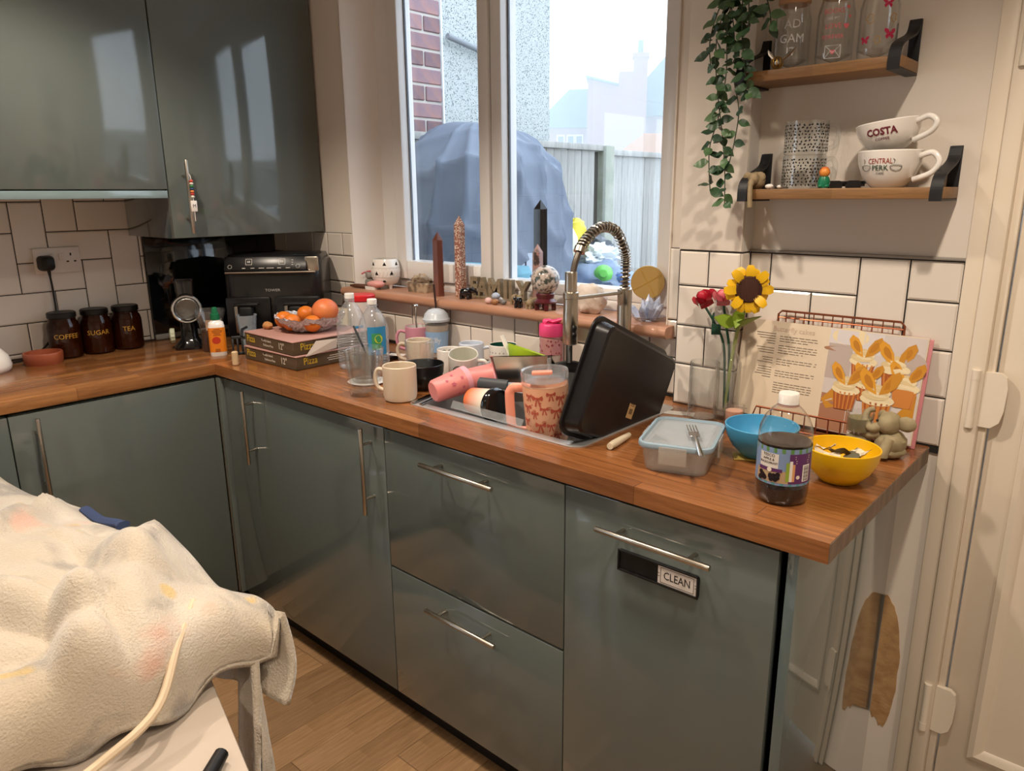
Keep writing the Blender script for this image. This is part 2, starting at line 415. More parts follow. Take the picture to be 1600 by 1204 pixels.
for x0, x1, z0, z1 in ((.757, .762, 1.226, 2.20), (1.147, 1.152, 1.226, 2.20)): g.add(lohi(x0, x1, .140, .147, z0, z1))
for x0, x1, z0, z1 in ((1.25, 1.256, 1.188, 2.27), (1.836, 1.842, 1.188, 2.27)): g.add(lohi(x0, x1, .146, .153, z0, z1))
part('pane_seal', g, M_gask, wn, smooth=None)
# splayed plaster reveal on the one side, square on the other
rv = [(.5655, .0), (.575, -.003), (.582, .004), (.617, .12), (.5655, .12)]
struct('trim_2', prism(rv, 1.225, 1.1), mat('reveal_plaster', 'ece8e4', .55), smooth=40)
struct('trim_3', lohi(1.9505, 1.9535, .0, .12, 1.1, 2.33), M_wall)
# window board with rounded nose
pr_ = [(-.0, 1.122), (-.034, 1.122), (-.043, 1.118), (-.0475, 1.108), (-.0455, 1.097), (-.036, 1.09), (.0, 1.0885), (.12, 1.0885), (.12, 1.122)]
v, f = prism(pr_, 1.44); v = [(z+.535, x, y) for x, y, z in v]
g = G().add((v, f)); sb = struct('trim_4', g, M_board, smooth=50)

# --- door and its frame at the end of the wall
M_door = mat('painted_door', 'e2d6c4', .34)
g = G()
g.add(lohi(2.6355, 2.668, -.012, .05, 0, 2.08, .004)); g.add(lohi(2.668, 2.702, -.022, .05, 0, 2.09, .008)); g.add(lohi(2.702, 2.716, -.008, .05, 0, 2.06, .002))
g.add(lohi(2.6355, 3.58, -.012, .05, 2.05, 2.12, .004)); g.add(lohi(3.5, 3.58, -.018, .05, 0, 2.12, .004))
struct('trim_5', g, M_door, smooth=40)
dr = struct('door_1', lohi(2.719, 3.497, .006, .045, .03, 2.046, .003), M_door, smooth=40)
for z0, z1 in ((.24, 1.0), (1.12, 1.93)):
    g = G(); w, h = .62, z1-z0
    mo = lambda i, t: [(2.808-i, z0-i), (3.408+i, z0-i), (3.408+i, z1+i), (2.808-i, z1+i)]
    lv = [(.032, .006), (.03, -.003), (.018, -.008), (.006, -.003), (0, .004)]
    g.add(loft([[(a, y, b) for a, b in mo(i, 0)] for i, y in lv], False, True))
    part('door_panel', g, M_door, dr, smooth=30)
M_hinge = mat('hinge_cover', 'e6dccb', .3)
def hinge(z):
    hg = solo('hinge_cover', G().add(prism([(.0, -.058), (.030, -.058), (.044, -.045), (.049, -.02), (.050, .03), (.046, .05), (.036, .058), (.0, .058)], .012, 0), 0, frame((2.693, -.006, z), (1, 0, 0), (0, 0, 1)) @ T(0, 0, -.002)).add(cyl(.008, .12, 12), 0, T(2.686, -.022, z-.06)), M_hinge,
                'white plastic hinge cover '+{1: 'low on the door near the floor', 2: 'on the door beside the tiles', 3: 'high on the door above the shelves'}[1 if z < .6 else 2 if z < 1.4 else 3], 'hinge', group='white hinge covers on the door')
    for dz in (.041, -.061): part('barrel_ring', G().add(cyl(.0086, .02, 12), 0, T(2.686, -.022, z+dz)), M_hinge, hg)
for z in (.31, 1.05, 1.75): hinge(z)

# --- bare plaster patch low on the wall strip beside the end panel
M_plast = mat('bare_plaster', 'c09a6c', .95, col2='a07a50', scale=38, bump=(120, .6), thr=(.35, .75))
po = []
for i in range(28):
    a = pi*i/27-pi/2; rx = .047+.004*noise.noise(Vector((i*.9, 3, 1))); rz = .205+.012*noise.noise(Vector((i*.6, 9, 2)))
    po.append((2.566+max(0, rx*cos(a)*1.05), .335+rz*sin(a)))
po = [(x, max(z, .215-(x-2.567)*.9+.008*sin(x*400))) for x, z in po]
part('plaster_patch', G().add(prism([(x, z) for x, z in po], .0025), 0, frame((0, .0088, 0), (1, 0, 0), (0, 0, 1))), M_plast, wb, smooth=None)

# ================================================================ OUTSIDE
M_conc = mat('concrete', 'b9b6ad', .9, col2='9d9a90', scale=14, bump=(60, .3))
struct('ground_outside', lohi(-12, 14, -12, 60, -.3, -.12), mat('paving', '8f8c88', .9, col2='77746f', scale=3)).name = 'ground'
M_dash = mat('pebbledash', 'c6cccb', .95, col2='666f72', scale=150, thr=(.56, .63), detail=2, bump=(190, 1, .005))
nb = struct('wall_neighbour', lohi(-4, -.284, 1.305, 2.26, -.2, 5), M_dash); nb.name = 'wall_far'
part('brick_backing', lohi(-4, -.292, .2, 1.3, -.2, 5), mat('mortar', 'cbc5be', .95), nb, smooth=None)
part('render_bead', lohi(-.30, -.276, 1.298, 1.308, -.2, 5), mat('white_bead', 'e8ecee', .5), nb, smooth=None)
M_brick = mat('old_brick', 'a07a74', .9, col2='84707a', scale=14, bump=(80, .5), rnd=.22)
BR = {}
def brick(L):
    if L not in BR: BR[L] = mesh_of('brick', box(.02, L, .0745, (0, 0, 0), .004, 1), M_brick, 30)
    return BR[L]
for k in range(11):
    z = 1.655+.089*k; y = 1.295; i = 0
    while y > .88:
        L = .245 if k % 2 else .115
        link('brick', brick(L), nb, T(-.292+random.uniform(-.002, .002), y-L/2, z)); y -= L+.014; i += 1
part('waste_pipe', tube([(-.24, 1.31, 2.315), (-.24, 1.5, 2.283), (-.24, 1.64, 2.258), (-.3, 1.66, 2.255)], .016, 10), mat('grey_pipe', '8b9096', .5), nb)

# concrete-post fence of upright feather-edge boards
M_fence = mat('weathered_board', 'bcbab4', .85, col2='9b9a97', scale=5, stretch=(9, 9, .8), bump=(40, .3), rnd=.09)
M_gap_shade = mat('fence_gap_shade', '45443f', .9)
M_post = mat('concrete_post', 'a3a598', .9, col2='868c78', scale=10, bump=(90, .4))
FB = mesh_of('board', G().add(box(.016, .064, 1.8, (0, 0, 0), .002, 1), 0, R(-7)), M_fence, 30)
def fence(y0, y1, ztop, lab):
    t = thing('board_fence', lab, 'fence', (-.12, y0, -.12), 0, 'board fence bays along the passage')
    n = int((y1-y0-.115)/.0745); h = ztop+.12
    for i in range(n): link('board', FB, t, T(random.uniform(-.002, .002), .06+.0745*(i+.5), .97+random.uniform(-.004, .004)))
    part('gap_shade_sheet', lohi(-.018, -.012, .055, y1-y0-.06, .08, h-.05), M_gap_shade, t, smooth=None)  # dark sheet added behind the boards as shade for the gaps
    part('capping_rail', lohi(-.022, .030, .052, y1-y0-.055, h-.045, h-.006, .004), M_fence, t)
    part('gravel_board', lohi(-.02, .02, .052, y1-y0-.055, 0, .08, .003), M_post, t)
    part('fence_post', lohi(-.05, .05, -.05, .05, 0, h+.015, .006), M_post, t)
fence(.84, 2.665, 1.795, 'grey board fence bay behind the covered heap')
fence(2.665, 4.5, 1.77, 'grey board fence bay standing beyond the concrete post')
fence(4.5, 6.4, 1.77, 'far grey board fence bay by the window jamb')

# far houses dissolving in fog, and the fog itself
FX, FY = Vector((.8264998, .56293702, 0)), Vector((-.56293702, .8264998, 0))
FO = Vector((CAM.x, CAM.y, 0))+FY*26; MF = Matrix((FX, FY, Vector((0, 0, 1)))).transposed().to_4x4(); MF.translation = FO
M_fb = mat('far_brick', '8a6a66', .9); M_fr = mat('far_roof', '5f7274', .9); M_fw = mat('far_frames', 'c8d2d4', .7); M_fg = mat('far_glazing', '4a5a60', .3)
def xz(poly, d, y=0): v, f = prism([(x, z) for x, z in poly], d); return [(a, y+c, b) for a, b, c in v], [tuple(reversed(q)) for q in f]
h1 = thing('gabled_house', 'foggy brick house with stepped gable and tall chimney', 'house', M=MF)
part('gable_wall', G().add(xz([(-.88, 0), (1.05, 0), (1.05, 5.32), (.13, 5.31), (.12, 4.9), (-.88, 5.14)], 5)), M_fb, h1, smooth=None)
part('roof_slab', G().add(xz([(-.93, 5.14), (.12, 4.88), (.12, 4.95), (-.93, 5.22)], 5.2, -.1)), M_fr, h1, smooth=None)
part('chimney', G().add(lohi(.6, 1.05, .1, .6, 5.2, 5.82)).add(lohi(.56, 1.09, .06, .64, 5.74, 5.88)), M_fb, h1, smooth=None)
part('chimney_pot', G().add(cyl(.09, .42, 12), 0, T(.81, .3, 5.86)), M_fr, h1)
h2 = thing('hipped_house', 'foggy house with sloping roof and white windows beside the rendered wall', 'house', M=MF @ T(0, 1.5, 0))
part('house_wall', lohi(-4.2, -.9, 0, 5, 0, 3.85), M_fb, h2, smooth=None)
part('roof_slab', G().add(xz([(-4.3, 1.2+2.4), (-2.35, 3.75), (-.9, 3.72), (-.9, 4.98), (-1.55, 4.98), (-2.6, 4.0)], 5, -.2)), M_fr, h2, smooth=None)
for x in (-1.85, -1.5, -1.2):
    wq = part('window', lohi(x-.14, x+.14, -.03, .05, 2.7, 3.5), M_fw, h2, smooth=None); part('pane', lohi(x-.1, x+.1, -.04, -.028, 2.75, 3.45), M_fg, wq, smooth=None)
h3 = thing('roofed_house', 'foggy house with steep roof edging the window jamb', 'house', M=MF @ T(0, .8, 0))
part('house_wall', lohi(1.06, 4.4, 0, 5, 0, 4.05), M_fb, h3, smooth=None)
part('roof_slab', G().add(xz([(1.06, 4.0), (4.4, 4.0), (4.4, 6.6), (2.6, 6.9), (1.06, 5.2)], 5, -.15)), M_fr, h3, smooth=None)
h4 = thing('tiled_outhouse', 'low outhouse with pale orange roof just over the fence', 'outhouse', M=Matrix.Translation(FY*-14) @ MF)
part('outhouse_wall', lohi(.1, 2.2, 0, 2, 0, 2.1), M_fb, h4, smooth=None)
part('roof_slab', G().add(loft([[(.05, -.15, 2.05), (2.3, -.15, 2.05), (2.3, 2.1, 2.05), (.05, 2.1, 2.05)], [(.5, .9, 2.42), (2.0, .9, 2.42), (2.0, 1.1, 2.42), (.5, 1.1, 2.42)]])), mat('orange_roof', 'a88f80', .9), h4, smooth=None)
fm = bpy.data.materials.new('fog'); fm.use_nodes = True; n_ = fm.node_tree; n_.nodes.remove(n_.nodes['Principled BSDF'])
vs = n_.nodes.new('ShaderNodeVolumeScatter'); vs.inputs['Color'].default_value = (.56, .66, .72, 1); vs.inputs['Density'].default_value = .055
n_.links.new(vs.outputs[0], n_.nodes['Material Output'].inputs['Volume'])
fo = link('fog_bank', mesh_of('fog_bank', lohi(-32, 14, 6.5, 46, -.1, 11), fm, None)); tag(fo, 'pale fog bank hanging over the far gardens', 'fog', kind='stuff')
SC.cycles.volume_bounces = 3

# ================================================================ UNITS
def fronts(par, mx, x0, x1, z0, z1, name='door', g=.0015, m=None):
    """a slab front in local (u, z) of a run; mx maps u,z,out"""
    return part(name, G().add(box(x1-x0-2*g, z1-z0-2*g, .018, ((x0+x1)/2, (z0+z1)/2, -.009), .0015, 2), 0, mx), m or M_gloss, par)
def bar(par, mx, a, b, out=.034, inset=.045, name='handle', r=.006):
    a, b = Vector((*a, out)), Vector((*b, out)); d = (b-a).normalized(); g = G()
    g.add(tube([a, a+d*.001, b-d*.001, b], [r*.9, r, r, r*.9], 14), 0, mx)
    for q in (a+d*inset, b-d*inset): g.add(tube([(q.x, q.y, out), (q.x, q.y, 0)], .0042, 10), 0, mx)
    return part(name, g, M_steel, par)
def carcass(par, x0, x1, y0, y1, z0, z1, t=.016, top=False, m=None):
    g = G(); g.add(lohi(x0, x0+t, y0, y1, z0, z1)); g.add(lohi(x1-t, x1, y0, y1, z0, z1)); g.add(lohi(x0, x1, y0, y1, z0, z0+t))
    if top: g.add(lohi(x0, x1, y0, y1, z1-t, z1))
    return part('carcass', g, m or M_carc, par, smooth=None)
FB_ = frame((0, -.6015, 0), (1, 0, 0), (0, 0, 1))      # back run: u = X
FL_ = frame((.6, 0, 0), (0, 1, 0), (0, 0, 1))          # left run: u = Y
ZB, ZT = .08, .8785
bc = thing('base_cabinet', 'grey-turquoise base cabinet in the corner with two tall bar handles', 'cabinet')
carcass(bc, .625, 1.4716, -.582, -.03, ZB, ZT)
d = fronts(bc, FB_, .622, 1.4736, ZB, ZT); bar(d, FB_, (.803, .868), (.803, .622)); bar(d, FB_, (1.418, .871), (1.418, .626))
part('corner_post', lohi(.603, .621, -.618, -.585, ZB, ZT, .001), M_gloss, bc); part('edge_strip', lohi(.6005, .6045, -.62, -.6165, ZB, ZT), M_steel, bc, label='thin metal strip in the corner')
du = thing('drawer_unit', 'grey-turquoise unit of two deep drawers under the sink', 'cabinet')
carcass(du, 1.4746, 2.0733, -.582, -.03, ZB, ZT)
d = fronts(du, FB_, 1.4736, 2.0743, .4815, ZT, 'drawer'); bar(d, FB_, (1.6495, .828), (1.8935, .828))
d = fronts(du, FB_, 1.4736, 2.0743, ZB, .4785, 'drawer'); bar(d, FB_, (1.6495, .428), (1.8935, .428))
dw = thing('dishwasher', 'slim integrated dishwasher behind the front that carries the black sign', 'dishwasher')
part('casing', lohi(2.0763, 2.532, -.582, -.03, ZB, ZT-.004), M_black, dw, smooth=None)
d = fronts(dw, FB_, 2.0743, 2.5345, ZB, ZT, 'door'); bar(d, FB_, (2.177, .8215), (2.425, .8215))
ep = solo('end_panel', lohi(2.547, 2.5655, -.6, .0075, .0, ZT+.006, .001), mat('gloss_panel', '566668', .045, coat=1, spec=.8), 'glossy upright panel closing the run of units by the door', 'panel')
solo('plinth', G().add(lohi(.56, 2.53, -.555, -.54, .0, .078)), M_black, 'dark recessed plinth under the window run', 'plinth')
solo('plinth', G().add(lohi(.54, .555, -2.2, -.56, .0, .078)), M_black, 'dark recessed plinth under the units by the tiled side wall', 'plinth')
lb = thing('base_cabinet', 'grey-turquoise base cabinet half hidden behind the fleece blanket', 'cabinet')
carcass(lb, .03, .581, -1.212, -.625, ZB, ZT)
d = fronts(lb, FL_, -1.2235, -.6205, ZB, ZT); bar(d, FL_, (-1.161, .867), (-1.161, .62))
lc = thing('base_cabinet', 'grey-turquoise base cabinet cut off beside the blanket', 'cabinet')
carcass(lc, .03, .581, -1.82, -1.225, ZB, ZT); d = fronts(lc, FL_, -1.83, -1.2235, ZB, ZT); bar(d, FL_, (-1.28, .867), (-1.28, .62))

# worktops
M_wtx = wood('timber_worktop', 'ab7041', '86542f', '6a4225', 'X', (.62, .045), .24, .35, .5)
M_wty = wood('timber_worktop_side', 'b57d4b', '80502d', '6e4729', 'Y', (.52, .045), .22, .4, .5)
Z0 = H-.0365
wt = thing('worktop', 'brown timber worktop carried along two walls', 'worktop')
part('side_run', lohi(.002, .6, -1.9, -.001, Z0, H, .002), M_wty, wt)
g = G()
for q in ((.6003, 1.479, -.6156, -.001), (2.030, 2.616, -.6156, -.001), (1.479, 2.030, -.6156, -.5), (1.479, 2.030, -.105, -.001)): g.add(lohi(*q, Z0, H))
part('window_run', g, M_wtx, wt, smooth=None)
M_end = mat('worktop_end', '85715f', .7, col2='65564a', scale=9, stretch=(1, 6, 1))
part('end_edging', lohi(2.616, 2.6172, -.615, -.003, Z0+.0005, H-.0015), M_end, wt, smooth=None)

# wall cabinets
uc = thing('wall_cabinet', 'grey-turquoise glossy wall cabinet in the corner with a hanging bead charm', 'cabinet')
part('carcass', lohi(.004, .37, -.603, -.004, 1.33, 2.33, .001), mat('carcass_dark_gloss', '4d5658', .06, coat=.8), uc)
FU = frame((.39, 0, 0), (0, 1, 0), (0, 0, 1))
d = fronts(uc, FU, -.606, -.003, 1.33, 2.33); bar(d, FU, (-.552, 1.588), (-.552, 1.347), .035, .05)
u2 = thing('wall_cabinet', 'plain grey-turquoise wall cabinet without a handle, above the socket', 'cabinet')
part('carcass', lohi(.004, .37, -1.5, -.6075, 1.49, 2.33, .001), M_carc, u2)
fronts(u2, FU, -1.5, -.607, 1.492, 2.33); part('light_pelmet', lohi(.35, .388, -1.5, -.609, 1.465, 1.4895, .001), mat('pelmet_gloss', '7d9092', .12, coat=.5), u2)

# black glass splashback with its seal strip
sp = thing('splashback', 'black glass splashback behind the air fryer', 'splashback')
part('panel', lohi(.001, .009, -.556, -.001, .947, 1.328, .001), mat('black_glass', '12181d', .05, coat=.6), sp)
part('seal_strip', lohi(.001, .016, -.556, -.001, H+.0005, .946, .003), mat('clear_seal', 'a8a8a4', .35), sp)

# fixed things: socket with plug, dishwasher sign, bead charm
so = thing('wall_socket', 'white double wall socket with one black plug in it', 'socket', (0.0005, -.856, 1.2565))
MW = frame((0, 0, 0), (0, 1, 0), (0, 0, 1)); M_plas = mat('white_plastic', 'e4dcd4', .3)
part('face_plate', G().add(box(.148, .088, .009, (0, 0, .0045), .002), 0, MW), M_plas, so)
for x in (-.018, .012): part('rocker', G().add(box(.017, .024, .006, (x, .012, .0105), .002), 0, MW), M_plas, so)
g = G()
for x, y, w, h in ((.043, .0185, .005, .0095), (.031, -.006, .008, .005), (.055, -.006, .008, .005)): g.add(box(w, h, .0006, (x, y, .0091)), 0, MW)
part('pin_holes', g, M_black, so, smooth=None)
pg = thing('plug', 'black plug with its cable running down to the worktop', 'plug', (0.010, -.898, 1.249))
part('plug_body', G().add(rloft([(.05, .052, .014, 0), (.05, .052, .014, .02), (.042, .044, .014, .034), (.03, .03, .012, .038)]), 0, MW).add(tube([(.018, .003, -.022), (.018, .004, -.045)], [.006, .004], 8)), M_black, pg)
part('cable', tube(spline([(.018, .004, -.045), (.018, .006, -.1), (.02, .002, -.2), (.03, -.03, -.262), (.04, -.075, -.3), (.05, -.13, -.318), (.06, -.2, -.319)], 6), .0035, 8), M_black, pg)

sg = thing('magnet_sign', 'black slide sign reading CLEAN on the dishwasher front', 'sign', M=FB_ @ T(2.3025, .757, 0))
part('backing', rloft([(.178, .046, .006, .0005), (.178, .046, .006, .004)]), M_black, sg)
g = G()
for q in ((.178, .004, 0, .021), (.178, .004, 0, -.021), (.004, .046, -.087, 0), (.004, .046, .087, 0)): g.add(box(q[0], q[1], .0035, (q[2], q[3], .0055), .001))
part('rim', g, M_black, sg)
cp = part('word_card', box(.082, .037, .001, (.044, 0, .0045)), mat('sign_card', 'd5cdc6', .5), sg)
g = G().add(text('CLEAN', .023, .0003, sx=.80), 0, T(.044, .0, .0052))
for w, h, x, y in ((.07, .0007, .044, .0155), (.07, .0007, .044, -.0155), (.0007, .031, .009, 0), (.0007, .031, .079, 0), (.004, .0008, .005, .003), (.004, .0008, .005, -.003), (.004, .0008, .083, .003), (.004, .0008, .083, -.003)): g.add(box(w, h, .0003, (x, y, .0052)))
part('lettering', g, M_black, cp, smooth=None)

ch = thing('bead_charm', 'string of coloured beads with a letter M tag hung on the wall cabinet handle', 'charm', (.425, -.552, 1.538))
bcols = ['c8463c', 'd9d2c6', '2f7a4a', '23406e', 'd9823a', 'b8302c', 'e0ddd6']
part('cord', tube(spline([(0, 0, .008), (.009, .004, .0), (.0095, .006, -.02), (.010, .006, -.085), (.010, .006, -.15)], 5), .0012, 6), M_plas, ch)
for i, c in enumerate(bcols): part('bead', G().add(ball(.0062, 12, 8, (1, 1, .72)), 0, T(.0098, .006, -.018-.0085*i)), mat('bead_'+c, c, .35), ch)
tg = part('letter_tag', box(.006, .021, .036, (.0105, .006, -.1), .002), M_plas, ch)
part('letter', G().add(text('M', .016, .0004), 0, frame((.0138, .006, -.1), (0, 1, 0), (0, 0, 1))), M_black, tg, smooth=None)

# ================================================================ CORNER WORKTOP ITEMS
M_glass = glass('clear_glass', 'fdfefe', 'ccd4d6', .03, .015, 1.7, 3)
M_plasc = glass('clear_plastic', 'f8fbfd', 'ccd6e0', .1, .1, 1.5, 3)
M_amber = glass('amber_glass', '6a2f14', '1c0a05', .03, .12)
M_gold = mat('gold_lettering', 'c99a3c', .35, .5)
M_blackg = mat('black_gloss', '0e0e10', .12, coat=.5)
M_white = mat('white_glaze', 'ece8e2', .16, coat=.4)
def gz(g, s, size, r, a0, z0, depth=.0004, mi=0, k=0, sx=1): return g.add(wrap(text(s, size, depth, sx=sx), r, a0, z0, k), mi)

solo('hot_plate', G().add(lathe([(0, 0), (.078, 0), (.085, .006), (.088, .02), (.08, .05), (.06, .075), (.03, .088), (0, .092)], 36)), M_white, 'low white domed appliance at the end of the plug cable', 'appliance', (.13, -1.165, H))
td = [(0, .004), (.05, .004), (.053, .04), (.058, .04), (.06, .036), (.059, .012), (.055, 0), (0, 0)]
solo('dish', G().add(lathe(td, 36)), mat('terracotta', '9a4f30', .45, col2='83402a', scale=12, coat=.2), 'small round terracotta dish in front of the plug cable', 'dish', (.135, -.985, H))

def jar(word, y, lab, x=.078):
    t = thing('storage_jar', lab, 'jar', (x, y, H), facing(x, y), 'amber storage jars with black lids')
    part('jar_body', G().add(lathe([(0, .001), (.045, .001), (.05, .006), (.0512, .02), (.0512, .108), (.048, .122), (.042, .132), (.042, .142)], 32)), M_amber, t)
    part('contents', G().add(lathe([(0, .004), (.046, .006), (.048, .02), (.048, .085), (.044, .09), (0, .092)], 24)), mat('contents_'+word.lower(), {'COFFEE': '2a140b', 'SUGAR': '5a3620', 'TEA': '4a2413'}[word], .9, bump=(90, .8)), t)
    part('lid', G().add(cyl(.0455, .021, 32, .139, .003)), M_black, t)
    part('lettering', gz(G(), word, .0235, .0516, 6, .078), M_gold, t, smooth=None)
jar('COFFEE', -.894, 'amber glass jar lettered COFFEE with a black lid')
jar('SUGAR', -.788, 'amber glass jar lettered SUGAR between two others')
jar('TEA', -.682, 'amber glass jar lettered TEA next to the black splashback')

# rotary grater: suction foot, body, drum ring, hopper, clamp dial
gr = thing('rotary_grater', 'black rotary drum grater with a chrome ring in the worktop corner', 'grater', (.262, -.535, H), facing(.262, -.535))
part('foot', rloft([(.1, .11, .03, 0), (.1, .11, .03, .01), (.08, .085, .03, .022), (.056, .06, .025, .04), (.05, .055, .024, .1)]), M_blackg, gr)
part('drum_housing', G().add(lathe([(0, -.045), (.044, -.045), (.05, -.03), (.052, .03), (.05, .04)], 28), 0, T(.0, 0, .15) @ R(90, 'Y')), M_blackg, gr)
part('drum', G().add(lathe([(.04, .042), (.036, .044), (.034, .0), (0, -.002)], 28), 0, T(.0, 0, .15) @ R(90, 'Y')), mat('drum_steel', '8f8f8c', .3, 1, bump=(160, 1)), gr)
part('chrome_ring', G().add(tube([(.043, .047*cos(a*pi/16), .15+.047*sin(a*pi/16)) for a in range(32)], .0055, 8, True)), M_chrome, gr)
part('hopper', rloft([(.056, .06, .01, .19), (.06, .066, .01, .24), (.062, .07, .01, .252)], True, False), M_blackg, gr)
part('clamp_dial', G().add(lathe([(0, 0), (.024, 0), (.026, .004), (.026, .014), (.02, .018), (0, .018)], 24, lambda a, z: 1+.05*cos(12*a)), 0, T(.0, -.05, .05) @ R(90, 'X')), mat('pale_green_knob', 'b9bfa6', .5), gr, label='pale green clamp dial')

# pump-less orange bottle with green cap
ob = thing('squeeze_bottle', 'white bottle with an orange label and green cap', 'bottle', (.475, -.535, H), facing(.475, -.535))
part('bottle_body', rloft([(.046, .052, .014, 0), (.05, .056, .016, .004), (.05, .056, .016, .105), (.044, .05, .016, .118), (.026, .026, .012, .126), (.022, .022, .01, .13)]), M_white, ob)
part('label', rloft([(.0508, .0568, .0164, .016), (.0508, .0568, .0164, .102)], False, False), mat('orange_label', 'df7f1d', .4), ob)
part('cap', rloft([(.03, .03, .014, .128), (.03, .03, .014, .147), (.022, .022, .01, .149), (.018, .018, .008, .168), (.012, .012, .005, .171)]), mat('green_cap', '0f6a43', .35), ob)
g = G().add(prism(ell(.014, .0125), .0004), 0, frame((.0256, -.004, .058), (0, 1, 0), (0, 0, 1)))
part('red_mark', g, mat('red_mark', 'b9361f', .4), ob, smooth=None)
g = G()
for i, w in enumerate((.02, .034, .03, .02, .026)): g.add(box(w, .0016, .0004, (0, .038-.005*i, 0)), 0, frame((.0257, 0, .058), (0, 1, 0), (0, 0, 1)))
for i in range(9): g.add(box(.0008, .012, .0004, (-.009+.0018*i, -.036, 0)), 0, frame((.0257, .0, .058), (0, 1, 0), (0, 0, 1)))
part('print', g, mat('label_print', '5a2a16', .5), ob, smooth=None)

jg = thing('coffee_jar', 'glass jar half full of dark brown coffee behind the orange bottle', 'jar', (.375, -.505, H))
part('jar_body', G().add(lathe([(0, .001), (.038, .001), (.04, .01), (.036, .06), (.042, .1), (.052, .135), (.054, .15), (.05, .15), (.046, .13), (.036, .1)], 28)), M_glass, jg)
part('coffee', G().add(lathe([(0, .004), (.036, .004), (.037, .01), (.034, .06), (.035, .075), (0, .075)], 24)), mat('dark_coffee', '3a1a10', .3), jg)
part('paper_wrap', G().add(patch(.0385, facing(.37, -.5)+20, .06, .08, .118, 10, .003, )), mat('buff_wrap', 'b99a82', .7), jg)

cupst = thing('plastic_tumbler', 'clear ridged plastic tumbler standing before the air fryer', 'tumbler', (.452, -.405, H))
part('cup', G().add(lathe([(0, .002), (.022, .002)]+[(.024+.00055*i+(.0012 if i % 2 else 0), .006+.006*i) for i in range(20)]+[(.0365, .126), (.0345, .126), (.024, .01), (0, .008)], 28)), glass('frosted_plastic', 'e2e9ee', '9fb0bc', .2, .25), cupst)
spt = thing('slotted_turner', 'black slotted turner head resting on its end by the pizza boxes', 'utensil', (.535, -.475, H), facing(.5, -.45))
g = G()
for y in (-.03, -.014, .002, .018, .034): g.add(box(.004, .007, .06, (0, y-.002, .03), .0015))
g.add(box(.004, .072, .012, (0, 0, .006), .0015)).add(box(.004, .072, .012, (0, 0, .062), .0015))
part('slotted_head', g, M_black, spt, M=R(-14, 'Y')); part('handle', G().add(tube([(-.012, 0, .064), (-.035, .004, .085), (-.05, .02, .09)], .005, 8)), M_black, spt)
solo('cork_stopper', G().add(cyl(.0105, .047, 18, 0, .003)), mat('pale_wood', 'cbb08a', .6), 'small pale wooden peg standing on the worktop corner', 'peg', (.672, -.578, H))

# twin-drawer air fryer set across the corner
af = thing('air_fryer', 'large black twin-drawer air fryer with a touch panel', 'air fryer', (.46, -.295, H), -44)
M_afb = mat('fryer_black', '131315', .28, coat=.2)
part('housing', G().add(loft([[(z[1]-.12-z[3], y*z[0], z[2]) for z in [lv] for _, y, in [(0, 0)] for y in ()] or [(x*lv[1]-.122+lv[3], y*lv[0], lv[2]) for x, y in rrect(.24, .36, .045, 6)] for lv in
    [(.98, .98, .006, 0), (1, 1, .012, 0), (1, 1, .24, 0), (.995, .99, .285, -.001), (.985, .93, .318, -.009), (.95, .84, .332, -.013), (.6, .5, .336, -.013)]])), M_afb, af)
fa = part('touch_panel', G().add(box(.012, .3, .055, (0, 0, 0), .004), 0, T(-.006, -.018, .302) @ R(-24, 'Y')), mat('panel_black', '0c0c0e', .3), af)
part('silver_trim', G().add(box(.008, .33, .006, (.004, -.002, .272), .002)).add(box(.012, .05, .055, (-.010, .148, .300), .005), 0), M_steel, af)
MPn = T(-.006, -.018, .302) @ R(-24, 'Y') @ frame((.0062, 0, 0), (0, 1, 0), (0, 0, 1))
g = G()
for cx in (-.06, .06):
    for q in ((.022, .0012, 0, .011), (.022, .0012, 0, -.011), (.0012, .022, .011, 0), (.0012, .022, -.011, 0)): g.add(box(q[0], q[1], .0004, (cx+q[2], .006+q[3], 0)))
    g.add(text('88', .011, .0003), 0, T(cx, .006, .0001))
for cx in (-.128, .118): g.add(tube([(cx+.007*cos(i*pi/9), -.012+.007*sin(i*pi/9), .0002) for i in range(18)], .0005, 4, True))
for i, w in enumerate((.012, .014, .02, .026, .014, .016)): g.add(box(w, .002, .0003, (-.078+.032*i, -.018, 0)))
for i in range(3): g.add(box(.006, .0015, .0003, (.098, .012-.009*i, 0)))
part('display_marks', g, mat('panel_marks', 'cfcac2', .5), fa, smooth=None, kind='stuff', M=MPn)
part('maker_word', G().add(text('TOWER', .0135, .0004, sx=1.15), 0, frame((-.0012, .0, .205), (0, 1, 0), (0, 0, 1))), mat('silver_word', 'a9a7a4', .4), af, smooth=None)
for y in (-.092, .088):
    dq = part('drawer', G().add(box(.02, .166, .155, (.0, y, .105), .012)), M_afb, af)
    part('drawer_handle', G().add(box(.055, .05, .07, (.03, y, .118), .01)).add(box(.03, .09, .01, (.035, y, .158), .004)), M_black, dq)
    part('handle_trim', G().add(box(.045, .012, .098, (.034, y-.032, .105), .003)), M_steel, dq)

solo('bread_board', G().add(rloft([(.06, .018, .008, 0), (.06, .018, .008, .118), (.056, .014, .006, .122)])), mat('cream_board', 'd6c6a8', .5), 'cream upright board beside the air fryer', 'board', (.575, -.075, H), 12)
rl = thing('red_lidded_tub', 'tub with a bright red lid behind the water bottles', 'tub', (.775, -.128, H))
part('tub', G().add(lathe([(0, .001), (.04, .001), (.045, .008), (.047, .175)], 28)), mat('clear_red_tub', 'd8cfca', .3), rl)
part('lid', G().add(cyl(.05, .024, 28, .175, .004)), mat('red_lid', 'cc1f26', .35), rl)

